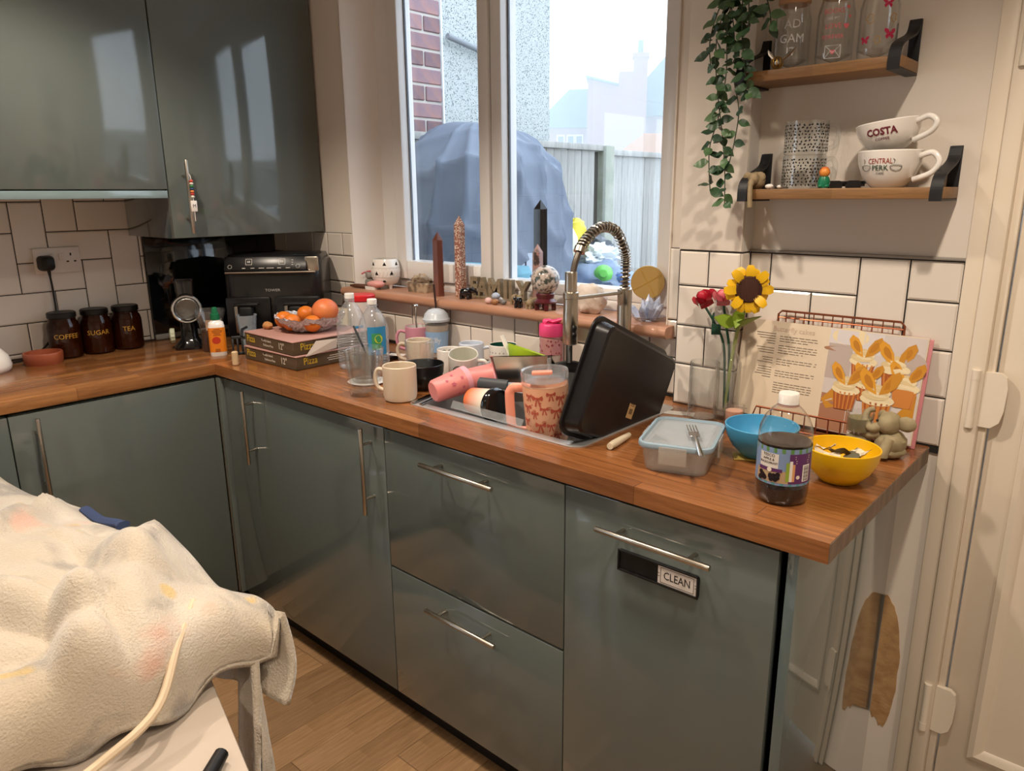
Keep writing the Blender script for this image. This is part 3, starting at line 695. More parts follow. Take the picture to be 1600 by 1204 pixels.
# pizza boxes
M_card = mat('brown_card', '5c4a34', .7, col2='4e3e2b', scale=7, stretch=(1, 1, 9)); M_cardk = mat('kraft_inside', 'b49b80', .7); M_yel = mat('yellow_print', 'd8b52f', .6); M_whp = mat('cream_print', 'e0d6c6', .6); M_wtp = mat('pink_top_print', 'b98d83', .6)
def pizza_box(z, dx, dy, rz, lab):
    t = thing('pizza_box', lab, 'box', (.752+dx, -.352+dy, z), rz, 'pizza boxes stacked in two')
    part('box_base', G().add(box(.306, .296, .041, (0, 0, .0215), .0015, 1)), M_card, t)
    part('box_lid', G().add(box(.31, .3, .004, (0, 0, .0445), .001, 1)), M_wtp, t)
    g = G(); MF_ = frame((0, -.1484, .022), (1, 0, 0), (0, 0, 1)); MR_ = frame((.1534, 0, .022), (0, 1, 0), (0, 0, 1))
    for q in (MF_ @ T(-.112, .003, 0), MR_ @ T(-.095, .003, 0)): part('word_print', G().add(text('Pizza', .033, .0003, sx=.82), 0, q), M_yel, t, smooth=None)
    g = G().add(text('12"', .03, .0003, sx=.9), 0, MF_ @ T(.082, 0, 0)).add(text('Freshly baked,', .0105, .0003), 0, MF_ @ T(-.01, .008, 0)).add(text('Delicious Pizza', .0105, .0003), 0, MF_ @ T(.0, -.007, 0))
    for i, w in enumerate((.1, .12, .11)): g.add(text(('Keep flat and serve while', 'hot from the oven, with your', 'favourite toppings'), .0)) if 0 else g.add(box(w, .002, .0003, (.03, .008-.007*i, 0)), 0, MR_)
    part('small_print', g, M_whp, t, smooth=None, kind='stuff')
    part('vent_hole', G().add(prism(ell(.004, .004, 10), .0003), 0, MF_ @ T(-.03, .012, 0)), M_black, t, smooth=None)
pizza_box(H+.0003, 0, 0, 1.5, 'brown pizza box with yellow word Pizza at the bottom of the pair')
pizza_box(H+.0475, -.004, .004, -.8, 'brown pizza box with yellow word Pizza on top, carrying the foil')

# foil dish of fruit on the upper box
zf = H+.0475+.0472
M_foil = mat('crumpled_foil', 'd6d6d8', .2, .8, bump=(90, 1, .012))
def foil():
    v, f = [], []; n, m = 64, 14
    for k in range(m+1):
        for i in range(n):
            a = 2*pi*i/n; u = k/m; r = .02+.098*u; z = .004+.05*max(0, u-.45)**1.3/.55**1.3
            w = noise.noise(Vector((cos(a)*3+u*4, sin(a)*3, u*7)))
            v.append((r*(1+.05*w)*cos(a), r*(1+.05*w)*sin(a), max(.0008, z+.016*u*noise.noise(Vector((cos(a)*9, sin(a)*9, u*11+3))))))
    for k in range(m):
        for i in range(n): f.append((k*n+i, k*n+(i+1) % n, (k+1)*n+(i+1) % n, (k+1)*n+i))
    f.append(tuple(range(n-1, -1, -1))); return v, f
solo('foil_dish', G().add(foil()), M_foil, 'crumpled silver foil dish of fruit on the pizza boxes', 'dish', (.755, -.335, zf), smooth=None)
M_or = mat('orange_peel', 'd9781c', .42, bump=(150, .25), col2='c9651a', scale=6); M_gf = mat('grapefruit_peel', 'cf5f3e', .42, bump=(140, .25), col2='d98248', scale=5)
def fruit(x, y, z, r, m, lab, name='orange'):
    t = thing(name, lab, 'fruit', (x, y, z), random.uniform(0, 360), 'oranges in the foil dish' if name == 'orange' else None)
    part('peel', G().add(ball(r, 24, 16, (1, 1, .93)), 0, T(0, 0, 0)), m, t); part('stem_scar', G().add(lathe([(0, r*.935), (r*.09, r*.93), (r*.1, r*.925)], 8)), mat('stem_scar', '8a7a3c', .8), t)
zz = zf+.034
fruit(.672, -.385, zz, .031, M_or, 'orange at the open edge of the foil dish nearest the grater'); fruit(.745, -.40, zz, .031, M_or, 'orange at the middle front of the foil dish')
fruit(.822, -.37, zz, .030, M_or, 'orange below the grapefruit at the bottle side of the dish'); fruit(.700, -.315, zz+.014, .030, M_or, 'orange raised at the back of the foil dish')
fruit(.805, -.305, zz+.034, .045, M_gf, 'large reddish grapefruit topping the fruit pile', 'grapefruit')
solo('pastry_piece', G().add(rock(.022, (1, .8, .6), .25, 2, 4, 2)), mat('pastry', 'b9824c', .8), 'small golden pastry lump at the rim of the foil dish', 'pastry', (.622, -.42, zf+.0125))
solo('food_bag', G().add(rock(.06, (1, .8, .5), .35, 2.4, 9, 3)), glass('bag_plastic', 'dfe3c4', 'a9ad8c', .25, .45), 'crumpled pale green plastic bag behind the oranges', 'bag', (.715, -.235, zf+.03), smooth=30)
solo('paper_sheet', G().add(loft([[(x, y, z+t) for x, y, z in ((-.06, -.01, -.038), (.07, .0, -.03), (.075, .0, .0), (-.01, -.0, .004))] for t in (0, .0012)])), mat('baking_paper', 'd3c4b6', .6), 'sheet of pale baking paper hanging off the upper pizza box', 'paper', (.9115, -.41, zf-.012), 92, smooth=None)

# ================================================================ SINK, TAP, WASHING-UP
M_sink = mat('sink_steel', 'd2d4d6', .34, .75, bump=(300, .15))
sk = thing('sink', 'stainless steel sink bowl piled with washing-up', 'sink', (1.755, -.3, H))
OUT = lambda s, z: [(x, y, z) for x, y in rrect(.578*s, .432*s+0, .03, 6)]
INN = lambda w, h, z, r=.05: [(x, y, z) for x, y in rrect(w, h, r, 6)]
part('flange', loft([OUT(1, .0004), OUT(1, .0022), OUT(.995, .003), INN(.538, .382, .003), INN(.53, .374, 0)], False, False), M_sink, sk)
part('bowl', loft([INN(.53, .374, 0), INN(.525, .369, -.01), INN(.51, .355, -.145, .06), INN(.47, .315, -.16, .05), INN(.1, .1, -.163, .04)], False, True), M_sink, sk)

tp = thing('kitchen_tap', 'brushed steel spring-neck tap arching over the sink', 'tap', (1.87, -.083, H+.003))
part('base_flange', G().add(cyl(.027, .008, 28, 0, .002)), M_steel, tp)
part('column', G().add(lathe([(0, .006), (.0185, .006), (.0185, .15), (.0195, .15), (.0195, .248), (.0185, .254), (.0195, .256), (.0195, .292), (.0165, .294), (0, .294)], 24)), M_steel, tp)
arc = spline([(0, 0, .29), (0, 0, .35), (0, -.006, .392), (0, -.05, .446), (0, -.117, .458), (0, -.18, .43), (0, -.212, .395), (0, -.226, .365), (0, -.238, .32)], 8)
part('hose', tube(arc, .0078, 10), mat('hose_grey', '5d564f', .4, .6), tp)
g = G(); n_ = 0; coil = []
sp_ = [p for p in arc if not (p.y < -.205 and p.z < .41)]
for i in range(len(sp_)-1):
    a, b = sp_[i], sp_[i+1]; t = (b-a).normalized(); nx = Vector((1, 0, 0)); ny = t.cross(nx)
    for k in range(12):
        u = k/12; ph = 2*pi*(n_/16); n_ += 1
        coil.append(a.lerp(b, u)+(nx*cos(ph)+ny*sin(ph))*.0122)
part('spring', tube(coil, .0021, 5), M_steel, tp, kind='stuff')
part('spring_end', G().add(cyl(.0145, .014, 18, -.007), 0, T(*sp_[-1]) @ R(-28, 'X')), M_steel, tp)
part('spray_head', G().add(lathe([(0, -.14), (.0165, -.14), (.0185, -.137), (.0185, -.06), (.0178, -.058), (.0178, -.028), (.0195, -.026), (.0195, -.012), (.015, -.010), (.015, .035), (.0135, .038), (0, .038)], 24), 0, T(0, -.237, .32)), M_steel, tp)
for z in (.222, .205): part('spray_button', G().add(ball(.0085, 12, 8, (.6, 1, 1)), 0, T(.0165, -.243, z)), M_black, tp)
part('holder_arm', tube([(0, -.018, .285), (0, -.218, .292)], .0048, 10), M_steel, tp)
part('lever', tube([(.018, 0, .05), (.05, 0, .06), (.075, 0, .075)], .0055, 8), M_steel, tp)

def mug(name, lab, loc, r, h, m, min_=None, rz=0, handle=None, group=None, M=None, hm=None, foot=0.0, cat='mug', wall=.0035):
    """open mug; handle = angle from local +x"""
    t = thing(name, lab, cat, loc, rz, group, M=M)
    part('mug_body', G().add(lathe([(0, 0), (r*.8, 0), (r*.93, .004), (r, .016), (r, h-.002), (r-wall/2, h), (r-wall, h-.002)], 36)), m, t)
    part('mug_inside', G().add(lathe([(r-wall, h-.002), (r-wall, .014), (r*.75, .006), (0, .005)], 36)), min_ or m, t)
    if handle is not None:
        P = spline([(r-.003, 0, h*.8), (r+.02, 0, h*.83), (r+.03, 0, h*.6), (r+.022, 0, h*.32), (r-.003, 0, h*.22)], 6)
        part('handle', G().add(tube(P, .0055, 10), 0, R(handle)), hm or m, t)
    return t
M_cream = mat('cream_ceramic', 'dccdb8', .38, col2='d2bfa6', scale=7, stretch=(4, 4, 1))
M_pinkm = mat('pink_ceramic', 'c98a9c', .3, coat=.2); M_pale = mat('pale_ceramic', 'e6e2dc', .2, coat=.4); M_blueish = mat('blue_white_ceramic', 'd3dcea', .3, coat=.3)
mug('mug', 'plain beige stoneware mug at the front of the worktop', (1.426, -.5, H), .046, .098, M_cream, rz=facing(1.42, -.5), handle=-118)
# bottles
def water_bottle(x, y, h, lab, lbl):
    t = thing('water_bottle', lab, 'bottle', (x, y, H), facing(x, y), 'empty clear water bottles by the pizza boxes')
    k = h/.245; pf = [(0, .006), (.02, .002), (.038, 0), (.045, .006)]
    for i in range(12):
        z = .014+.0095*i; pf += [(.0465, z), (.0465, z+.005), (.045, z+.0072)]
    pf += [(.0468, .13), (.0462, .15), (.04, .178), (.026, .203), (.0145, .217), (.0135, .226)]
    part('bottle_body', G().add(lathe([(r, z*k) for r, z in pf], 28)), M_plasc, t)
    part('cap', G().add(cyl(.0155, .018, 20, .227*k, .002)), M_white, t); part('neck_ring', G().add(cyl(.017, .003, 20, .222*k)), M_plasc, t)
    if lbl:
        lq = part('label', G().add(patch(.047, 14, .062, .062, .15, 12)), mat('label_blue', '2f86b8', .35), t)
        g = G().add(patch(.0473, 10, .03, .078, .13, 6)); part('label_green', g, mat('label_green', '3f9460', .4), lq)
        part('label_seal', G().add(wrap(prism(ell(.013, .013), .0004), .0475, 18, .112)), mat('label_yellow', 'c9cf3a', .4), lq)
    else: part('label_print', G().add(patch(.047, 30, .035, .135, .143, 6)), mat('label_blue2', '4b94c4', .35), t)
water_bottle(1.004, -.345, .243, 'clear water bottle without a label touching the pizza boxes', False)
water_bottle(1.103, -.333, .231, 'clear water bottle with a blue and green label', True)
# glasses
def facet(a, z): return 1+.018*cos(10*a)*(1 if z < .09 else 0)
def tumbler(name, lab, loc, r0, r1, h, group=None, fac=True, th=.003, cat='glass', base=.012):
    t = thing(name, lab, cat, loc, 0, group)
    part('glass_wall', G().add(lathe([(0, 0), (r0-.002, 0), (r0, .003), (r0+(r1-r0)*.72, h*.66), (r0+(r1-r0)*.78, h*.7), (r1, h-.001), (r1-th/2, h), (r1-th, h-.001), (r0+(r1-r0)*.7-th, h*.68), (r0-th, base), (0, base)], 40, facet if fac else None)), M_glass, t)
    return t
tumbler('drinking_glass', 'tall faceted glass at the worktop edge before the water bottles', (1.305, -.537, H), .034, .045, .128)
tumbler('drinking_glass', 'faceted glass standing inside the black bowl', (1.372, -.378, H+.012), .031, .043, .128)
w3 = tumbler('drinking_glass', 'wide plain glass between the labelled bottle and the tall glass', (1.2, -.44, H+.0072), .044, .053, .1, fac=False)
solo('saucer', G().add(lathe([(0, .001), (.03, .0), (.055, .0035), (.058, .006), (.054, .0066), (.03, .003), (0, .0042)], 32)), M_pale, 'white saucer under the wide glass', 'saucer', (1.2, -.44, H))
solo('drinking_straw', tube([(1.232, -.44, H+.013), (1.19, -.437, H+.1), (1.137, -.432, H+.163)], .0032, 8), M_black, 'black straw leaning in the wide glass', 'straw')
bb = [(0, .003), (.028, .0), (.034, .002), (.05, .022), (.06, .05), (.062, .075), (.0605, .0765), (.059, .075), (.057, .05), (.047, .024), (.03, .008), (0, .008)]
solo('bowl', G().add(lathe(bb, 40)), mat('satin_black', '121315', .3), 'deep black bowl behind the beige mug', 'bowl', (1.386, -.382, H))

# mugs at the back of the sink
mg = mug('mug', 'pink mug with a spoon standing in it near the sill tiles', (1.03, -.088, H), .043, .106, M_pinkm, M_pale, facing(1, -.1), -95)
solo('teaspoon', G().add(tube([(1.045, -.1, H+.012), (1.02, -.085, H+.12), (1.005, -.07, H+.165)], [.002, .003, .004], 8)).add(ball(.012, 12, 8, (1, 1, .4)), 0, T(1.003, -.069, H+.172)), M_chrome, 'steel spoon upright in the pink mug', 'spoon')
mug('mug', 'cream mug half hidden behind the glass in the black bowl', (1.15, -.19, H), .04, .088, M_cream, None, facing(1.13, -.18), -100)
bc_ = thing('cold_cup', 'clear cup with blue sleeve lettered Billy and a domed lid', 'cup', (1.092, -.055, H), facing(1.09, -.05))
part('cup_wall', G().add(lathe([(0, .001), (.033, .001), (.034, .004), (.0425, .125), (.0445, .126), (.0445, .131)], 32)), M_plasc, bc_)
part('sleeve', G().add(patch(.034, 0, .24, .02, .092, 30, .0008, .07)), mat('sky_blue_sleeve', '8fb2d8', .5), bc_)
part('coffee_foam', G().add(lathe([(0, .003), (.033, .004), (.0405, .112), (0, .113)], 28)), mat('milky_drink', 'b9a592', .5), bc_)
part('word', gz(G(), 'Billy', .026, .0345, -10, .063, .0006, 0, .07, sx=.95), M_white, bc_, smooth=None)
part('dome_lid', G().add(lathe([(.046, .126), (.047, .133), (.043, .137), (.04, .15), (.028, .163), (.012, .168), (0, .169)], 32)), mat('lid_grey_blue', 'c3ccd6', .3), bc_)
solo('metal_straw', tube([(1.092, -.055, H+.1695), (1.086, -.056, H+.25)], .0036, 8), mat('dark_bronze', '4a3c3a', .35, .6), 'dark straw rising from the domed cup lid', 'straw')
pm = mug('mug', 'white mug with paw prints inside its rim', (1.318, -.208, H), .041, .082, M_pale, rz=facing(1.318, -.2), handle=180)
for a, z in ((150, .066), (180, .066), (210, .066)):
    g = G()
    for dx, dy, r in ((0, -.002, .0035), (-.004, .003, .0016), (0, .0045, .0016), (.004, .003, .0016)):
        v, f = prism(ell(r, r, 10, dx, dy), .0003); v = [(-x, y, z_) for x, y, z_ in v]
        g.add(([((.0372-q[2])*cos(radians(a)+q[0]/.0372), (.0372-q[2])*sin(radians(a)+q[0]/.0372), q[1]+z) for q in v], f))
    part('paw_print', g, M_black, pm, smooth=None)
sm = mug('mug', 'white mug with a black skull drawing, tilted at the sink edge', (1.44, -.268, H), .044, .095, M_pale, mat('mug_inside_grey', 'd3d2c4', .3), M=T(1.438, -.268, H+.008) @ R(facing(1.44, -.27)) @ R(17, 'Y') , handle=72)
g = G(); k_ = lambda *q: g.add(wrap(prism(*q), .0441, -18, .045))
ring = [(.021*cos(t)*1.0, .026*sin(t)+.004) for t in [2*pi*i/20 for i in range(20)]]
for i in range(20):
    a, b = ring[i], ring[(i+1) % 20]
    g.add(wrap(tube([(a[0], a[1], .0003), (b[0], b[1], .0003)], .0011, 4), .0441, -18, .045))
for x, y, a, b in ((-.008, -.004, .0062, .0058), (.008, -.004, .0062, .0058), (0, -.0135, .0022, .004)): g.add(wrap(prism(ell(a, b, 14, x, y), .0005), .0441, -18, .045))
for i in range(5): g.add(wrap(prism(ell(.0012, .004, 6, -.008+.004*i, -.024), .0005), .0441, -18, .045))
part('skull_print', g, M_black, sm, smooth=None)
mug('mug', 'plain pale blue mug between the paw print and green lined mugs', (1.322, -.118, H), .04, .088, M_blueish, rz=facing(1.32, -.1), handle=80)
gm = mug('mug', 'white mug lined dark green with small dots outside', (1.415, -.07, H), .045, .088, M_pale, mat('dark_green_glaze', '1d5547', .25, coat=.4))
g = G()
for i in range(9): g.add(wrap(prism(ell(.0016, .0022, 8), .0004), .0451, -110+16*i, .066))
part('dot_print', g, mat('dot_grey', '6b7470', .5), gm, smooth=None)
solo('side_plate', G().add(lathe([(0, .002), (.04, 0), (.06, .004), (.068, .009), (.066, .0105), (.04, .0045), (0, .005)], 36)), mat('pale_pink_plate', 'd9c6c6', .3), 'pale pink plate lying behind the white mugs', 'plate', (1.215, -.085, H))
fk = thing('oven_tray', 'small dark oven tray lying behind the water bottles', 'tray', (.975, -.215, H), 4)
part('tray_shell', rloft([(.09, .1, .012, .001), (.1, .11, .012, .016), (.106, .116, .014, .016), (.106, .116, .014, .0145)], True, False), mat('dark_tin', '3c3f45', .4, .3), fk)

solo('dish_cloth', G().add(rock(.022, (1, .9, .5), .3, 3, 51, 3, -.009), 0, T(0, 0, .009)), mat('aqua_cloth', '7fb9bd', .8), 'crumpled aqua dishcloth between the black bowl and the skull mug', 'cloth', (1.448, -.345, H))
solo('fish_slice', G().add(tube([(-.07, 0, .002), (-.02, 0, .006), (.02, 0, .004)], [.004, .005, .004], 8)).add(box(.06, .03, .002, (.05, 0, .003), .0008, 1)), M_white, 'white fish slice lying across the small oven tray', 'utensil', (.985, -.205, H+.0165), 25)
# pile inside the bowl
M_coral = mat('coral_plastic', 'e08a88', .4, sss=.1); M_coral2 = mat('light_coral_rim', 'e9a7b4', .4)
def beaker(lab, B, D, L, r0, r1):
    t = thing('beaker', lab, 'cup', M=frame(B, D, (0, 0, 1)), group='pink plastic beakers in the sink')
    MR = R(90, 'Y')
    part('beaker_wall', G().add(lathe([(0, 0), (r0*.85, 0), (r0, .006), (r0+(r1-r0)*.8, L*.8), (r1, L*.86)], 32), 0, MR), M_coral, t)
    part('beaker_rim', G().add(lathe([(r1, L*.86), (r1+.001, L), (r1-.002, L), (r0-.003, .01), (0, .008)], 32), 0, MR), M_coral2, t)
    return t
b1_ = beaker('pink plastic beaker lying over the front corner of the sink', (1.535, -.478, H+.036), (.25, .9, .18), .105, .031, .0375)
g = G()
MQ = frame((0, 0, 0), (1, 0, 0), (0, 1, 0))
for i, (u, a, s) in enumerate(((.05, 20, .008), (.055, -25, .005), (.078, 5, .006), (.075, 45, .005), (.035, -5, .005), (.06, 70, .005))):
    v, f = wrap(prism(star(5, s, s*.5), .0004), .0316+.0065*u/.105, a, 0)
    g.add((v, f), 0, R(90, 'Y') @ T(0, 0, u) @ R(140))
part('star_print', g, mat('deep_coral_print', 'c46478', .5), b1_, smooth=None)
beaker('pink plastic beaker lying behind the other beaker', (1.528, -.362, H+.042), (.62, .75, .12), .1, .031, .037)
tc_ = thing('travel_cup', 'orange fading travel cup with a black lid lying in the sink', 'cup', M=frame((1.632, -.43, H+.022), (1, -.11, .04), (0, 0, 1)))
m, nt, b, o_ = newmat('orange_fade'); N_, L_ = nt.nodes, nt.links
tc2 = N_.new('ShaderNodeTexCoord'); sx_ = N_.new('ShaderNodeSeparateXYZ'); mr_ = N_.new('ShaderNodeMapRange'); mr_.inputs[1].default_value = .01; mr_.inputs[2].default_value = .075
cr_ = N_.new('ShaderNodeValToRGB'); cr_.color_ramp.elements[0].color = rgba('e2703c'); cr_.color_ramp.elements[1].color = rgba('e3d6c6')
L_.new(tc2.outputs['Object'], sx_.inputs[0]); L_.new(sx_.outputs[0], mr_.inputs[0]); L_.new(mr_.outputs[0], cr_.inputs[0]); L_.new(cr_.outputs[0], b.inputs['Base Color']); b.inputs['Roughness'].default_value = .4
part('cup_body', G().add(lathe([(0, 0), (.028, 0), (.032, .004), (.041, .09), (.041, .095)], 32), 0, R(90, 'Y')), m, tc_)
part('lid', G().add(lathe([(.043, .088), (.0455, .09), (.0455, .1), (.041, .106), (.036, .107), (.034, .102), (0, .102)], 36), 0, R(90, 'Y')), M_blackg, tc_)
ut = thing('spatula', 'grey-handled spatula with a pale blade across the washing-up', 'utensil', M=frame((1.605, -.375, .975), (.19, .045, .004), (0, .2, 1)))
part('grip', G().add(tube(spline([(0, 0, 0), (.01, 0, 0), (.05, 0, .001), (.09, 0, 0)], 5), [.014]*3+[.0175]*13, 12, flat=.7)), mat('dark_grey_rubber', '3d4247', .5), ut)
part('blade', G().add(loft([[(x, w, t), (x, -w, t), (x, -w, t-.003), (x, w, t-.003)] for x, w, t in ((.088, .011, .002), (.12, .013, .002), (.2, .016, 0))])), mat('pale_blue_blade', 'b9c6d2', .3), ut)
st = thing('steel_tin', 'square stainless steel tin tilted in the sink', 'tin', M=T(1.652, -.232, .905) @ R(-62) @ R(-12, 'Y') @ R(3, 'X'))
part('tin_shell', rloft([(.12, .12, .01, 0), (.172, .172, .012, .125), (.179, .179, .012, .126), (.17, .17, .012, .123), (.118, .118, .01, .003)], True, True), mat('striped_steel', 'c9c2ba', .2, 1), st)
lb_ = [(0, .002), (.03, 0), (.055, .02), (.068, .05), (.07, .056), (.067, .055), (.052, .023), (.028, .005), (0, .006)]
solo('bowl', G().add(lathe(lb_, 36)), mat('lime_plastic', 'a9cc2f', .35, sss=.1), 'lime green plastic bowl set in the steel tin', 'bowl', M=T(1.60, -.18, .978) @ R(-20, 'X') @ R(8, 'Y'))
solo('serving_spoon', G().add(tube(spline([(1.575, -.195, .985), (1.548, -.19, 1.02), (1.532, -.19, 1.05), (1.523, -.192, 1.07)], 5), [.006]*8+[.0085]*8, 10, flat=.5)), M_white, 'white plastic utensil handle sticking out of the lime bowl', 'utensil')
fl_ = thing('water_flask', 'clear pink water bottle with a bright pink flip lid', 'bottle', (1.597, -.055, H), facing(1.6, -.06))
part('flask_wall', G().add(lathe([(0, 0), (.032, 0), (.0345, .004), (.0345, .136)], 32)), glass('pink_plastic', 'f0c6ce', 'd08a9a', .05, .22), fl_)
part('lid', G().add(lathe([(.036, .134), (.037, .138), (.0365, .165), (.033, .17), (0, .171)], 32)), mat('hot_pink', 'e0457f', .35), fl_)
part('flip_spout', G().add(tube(spline([(.0, -.02, .17), (0, -.01, .18), (0, .005, .176), (.004, .03, .183), (.006, .05, .188)], 4), [.009]*8+[.011]*9, 10, flat=.6)).add(ball(.009, 12, 8), 0, T(0, -.018, .176)), mat('hot_pink2', 'e0457f', .35), fl_)
g = G()
for i in range(46):
    a, z = random.uniform(-95, 95), random.uniform(.012, .128)
    g.add(wrap(prism([(x*(1 if i % 2 else .5), y) for x, y in star(4, .0042, .0022)], .0004), .0347, a, z))
part('print', g, mat('berry_print', '8a2c45', .5), fl_, kind='stuff', smooth=None)
part('berry_drink', G().add(lathe([(0, .003), (.032, .004), (.032, .045), (0, .047)], 24)), mat('berry_drink', '8f1c33', .3), fl_)
# tall insulated tumbler with bows
M_peach = mat('peach_enamel', 'eab08c', .35); M_peach2 = mat('peach_handle', 'ee9a80', .35)
bt = thing('handled_tumbler', 'tall peach tumbler printed with red bows and a squared handle', 'tumbler', M=T(1.877, -.405, .7645) @ R(facing(1.88, -.4)) @ R(3, 'X'))
part('tumbler_wall', G().add(lathe([(0, .001), (.034, .001), (.036, .005), (.0375, .1), (.0505, .125), (.0565, .262), (.055, .264)], 40)), M_peach, bt)
lq = part('clear_lid', G().add(lathe([(.056, .262), (.0575, .264), (.058, .29), (.0565, .296), (.052, .293), (.05, .27), (0, .268)], 36)), M_plasc, bt)
part('slider', G().add(box(.022, .05, .01, (-.006, -.006, .286), .003)), M_peach2, lq); part('straw_stub', G().add(cyl(.005, .05, 12, .27), 0, T(-.012, .012, 0)), M_plasc, lq)
P = [(.036, 0, .25), (.075, 0, .252), (.086, 0, .244), (.089, 0, .23), (.089, 0, .165), (.086, 0, .15), (.075, 0, .142), (.038, 0, .142)]
part('handle', G().add(tube(spline(P, 4), .0095, 10, flat=1.25), 0, R(-97)), M_peach2, bt)
g = G(); rb_ = .04535
def bow(s):
    q = G()
    for d in (-1, 1):
        q.add(prism([(0, 0), (d*s, s*.55), (d*s*1.15, -.1*s), (d*s*.9, -s*.45)][::d], .0004)); q.add(prism([(0, 0), (d*s*.3, -.3*s), (d*s*.65, -1.5*s), (d*s*.35, -1.6*s), (d*s*.1, -.6*s)][::d], .0004))
    q.add(prism(ell(s*.22, s*.25, 8), .0006)); return q.v, q.f
bows = [(-44, .243, .0085), (-20, .238, .0125), (14, .247, .0105), (40, .236, .012), (-52, .215, .0105), (-30, .2, .009), (-4, .212, .0095), (26, .205, .012), (-60, .18, .009), (-16, .172, .012), (12, .17, .0095), (44, .175, .01), (-38, .152, .011), (-2, .14, .013), (30, .145, .01)]
for a, z, s in bows: g.add(wrap(bow(s), rb_, a, z, .0443))
for i in range(16): g.add(wrap(prism(ell(.0016, .0016, 7), .0004), rb_, random.uniform(-65, 60), random.uniform(.14, .25), .0443))
for a, z in ((10, .212), (40, .2), (-5, .128+.05), (25, .15), (-30, .205)):
    sp2 = [(.001*t*cos(t*1.6)*.9, .001*t*sin(t*1.6)*.9, .0003) for t in [i*.35 for i in range(18)]]
    g.add(wrap(tube(sp2, .0005, 4), rb_, a, z, .0443))
part('bow_print', g, mat('red_print', 'b5523f', .5), bt, kind='stuff', smooth=None)
# leaning roasting tin
A_, B_, D_ = Vector((2.067, -.452, 1.193)), Vector((2.057, -.137, 1.057)), Vector((2.05, -.565, .992))
ux = (B_-A_).normalized(); uy = (D_-A_); uy = -(uy-ux*uy.dot(ux)).normalized(); uz = ux.cross(uy)
mt = Matrix((ux, uy, uz)).transposed().to_4x4()
if uz.x < 0: mt = Matrix((ux, -uy, -uz)).transposed().to_4x4()
Wt, Ht = .345, .245
mt.translation = A_+ux*Wt/2-(uy*Ht/2)+Vector((-.006, .03, -.002))
rt = thing('roasting_tin', 'black roasting tin leaning upright on the sink rim', 'tin', M=mt)
M_tin = mat('nonstick_black', '151417', .34, bump=(220, .1))
part('tin_shell', rloft([(Wt-.03, Ht-.03, .02, -.001), (Wt-.012, Ht-.012, .022, .0), (Wt, Ht, .024, -.004), (Wt+.014, Ht+.014, .03, -.036), (Wt+.032, Ht+.032, .036, -.037), (Wt+.034, Ht+.034, .036, -.041), (Wt+.012, Ht+.012, .03, -.040), (Wt-.004, Ht-.004, .022, -.004)][::1], True, True, 7), M_tin, rt, smooth=30)
sl = part('price_sticker', G().add(box(.028, .036, .0006, (.022, -.04, .0004)), 0, R(0)), mat('tan_sticker', 'c9a877', .5), rt)
g = G()
for i in range(8): g.add(box(.001, .013, .0003, (.0145+.002*i, -.041, .0009)))
for i in range(2): g.add(box(.02, .0015, .0003, (.022, -.027+.004*i, .0009)))
part('bar_code', g, mat('sticker_print', '5a4530', .6), sl, smooth=None)
solo('clear_lid', G().add(box(.25, .06, .0022, (0, 0, 0), .001, 1)).add(box(.25, .002, .02, (0, -.03, .009), .0008, 1)), M_plasc, 'clear plastic box lid lying along the front of the sink', 'lid', M=T(1.74, -.468, .921) @ R(-2) @ R(-28, 'X'))
fp = thing('frying_pan', 'black frying pan standing behind the peach tumbler', 'pan', M=T(1.765, -.185, .915) @ R(-52) @ R(52, 'Y'))
part('pan_body', G().add(lathe([(0, 0), (.085, 0), (.105, .03), (.108, .031), (.104, .03), (.084, .004), (0, .004)], 40)), mat('pan_black', '121214', .25), fp)
part('pan_handle', tube([(-.1, 0, .026), (-.15, 0, .035), (-.2, 0, .036)], .009, 10), M_black, fp)
for i in range(3): solo('dinner_plate', G().add(lathe([(0, .001), (.06, 0), (.095, .008), (.1, .012), (.097, .0135), (.06, .004), (0, .005)], 36)), mat('dark_plate', '23262e', .25) if i == 0 else bpy.data.materials['dark_plate'], 'dark dinner plate '+('lowest of the stack in the sink', 'in the middle of the stack in the sink', 'topmost of the stack in the sink')[i], 'plate', (1.655+.004*i, -.33, .762+.0075*i), 0, 'dark plates stacked in the sink')
for (p, q, w, lab) in (((1.492, -.515, H+.0065), (1.462, -.392, H+.0065), .007, 'steel table knife nearest the beige mug'), ((1.522, -.512, H+.0065), (1.492, -.4, H+.0065), .006, 'steel butter knife lying on the sink rim')):
    a, b = Vector(p), Vector(q)
    solo('table_knife', G().add(tube([a, a.lerp(b, .45), a.lerp(b, .5), a.lerp(b, .97), b], [w*.9, w, w*1.2, w*1.1, w*.3], 8, flat=.28)), M_chrome, lab, 'knife', group='knives on the sink edge')

# ================================================================ RIGHT-HAND WORKTOP
lb2 = thing('lunch_box', 'clear lunch box with a grey-blue rimmed lid', 'container', (2.248, -.428, H), 18)
M_lbp = glass('box_plastic', 'f0ece6', 'b9b4ae', .12, .22)
part('box_wall', rloft([(.118, .168, .02, .001), (.124, .174, .024, .004), (.138, .19, .026, .052), (.142, .194, .028, .054), (.136, .188, .026, .052), (.12, .17, .022, .006)], True, True), M_lbp, lb2)
part('lid_panel', rloft([(.136, .188, .02, .056), (.136, .188, .02, .0575), (.118, .17, .016, .0605), (.112, .164, .014, .0585)], True, True), glass('lid_plastic', 'e4ecf2', 'b4c2cc', .08, .25), lb2)
part('lid_rim', rloft([(.148, .2, .028, .052), (.151, .203, .029, .056), (.149, .2, .028, .062), (.138, .19, .022, .063), (.134, .186, .02, .058)], False, False), mat('grey_blue_seal', '8fa5b3', .4), lb2)
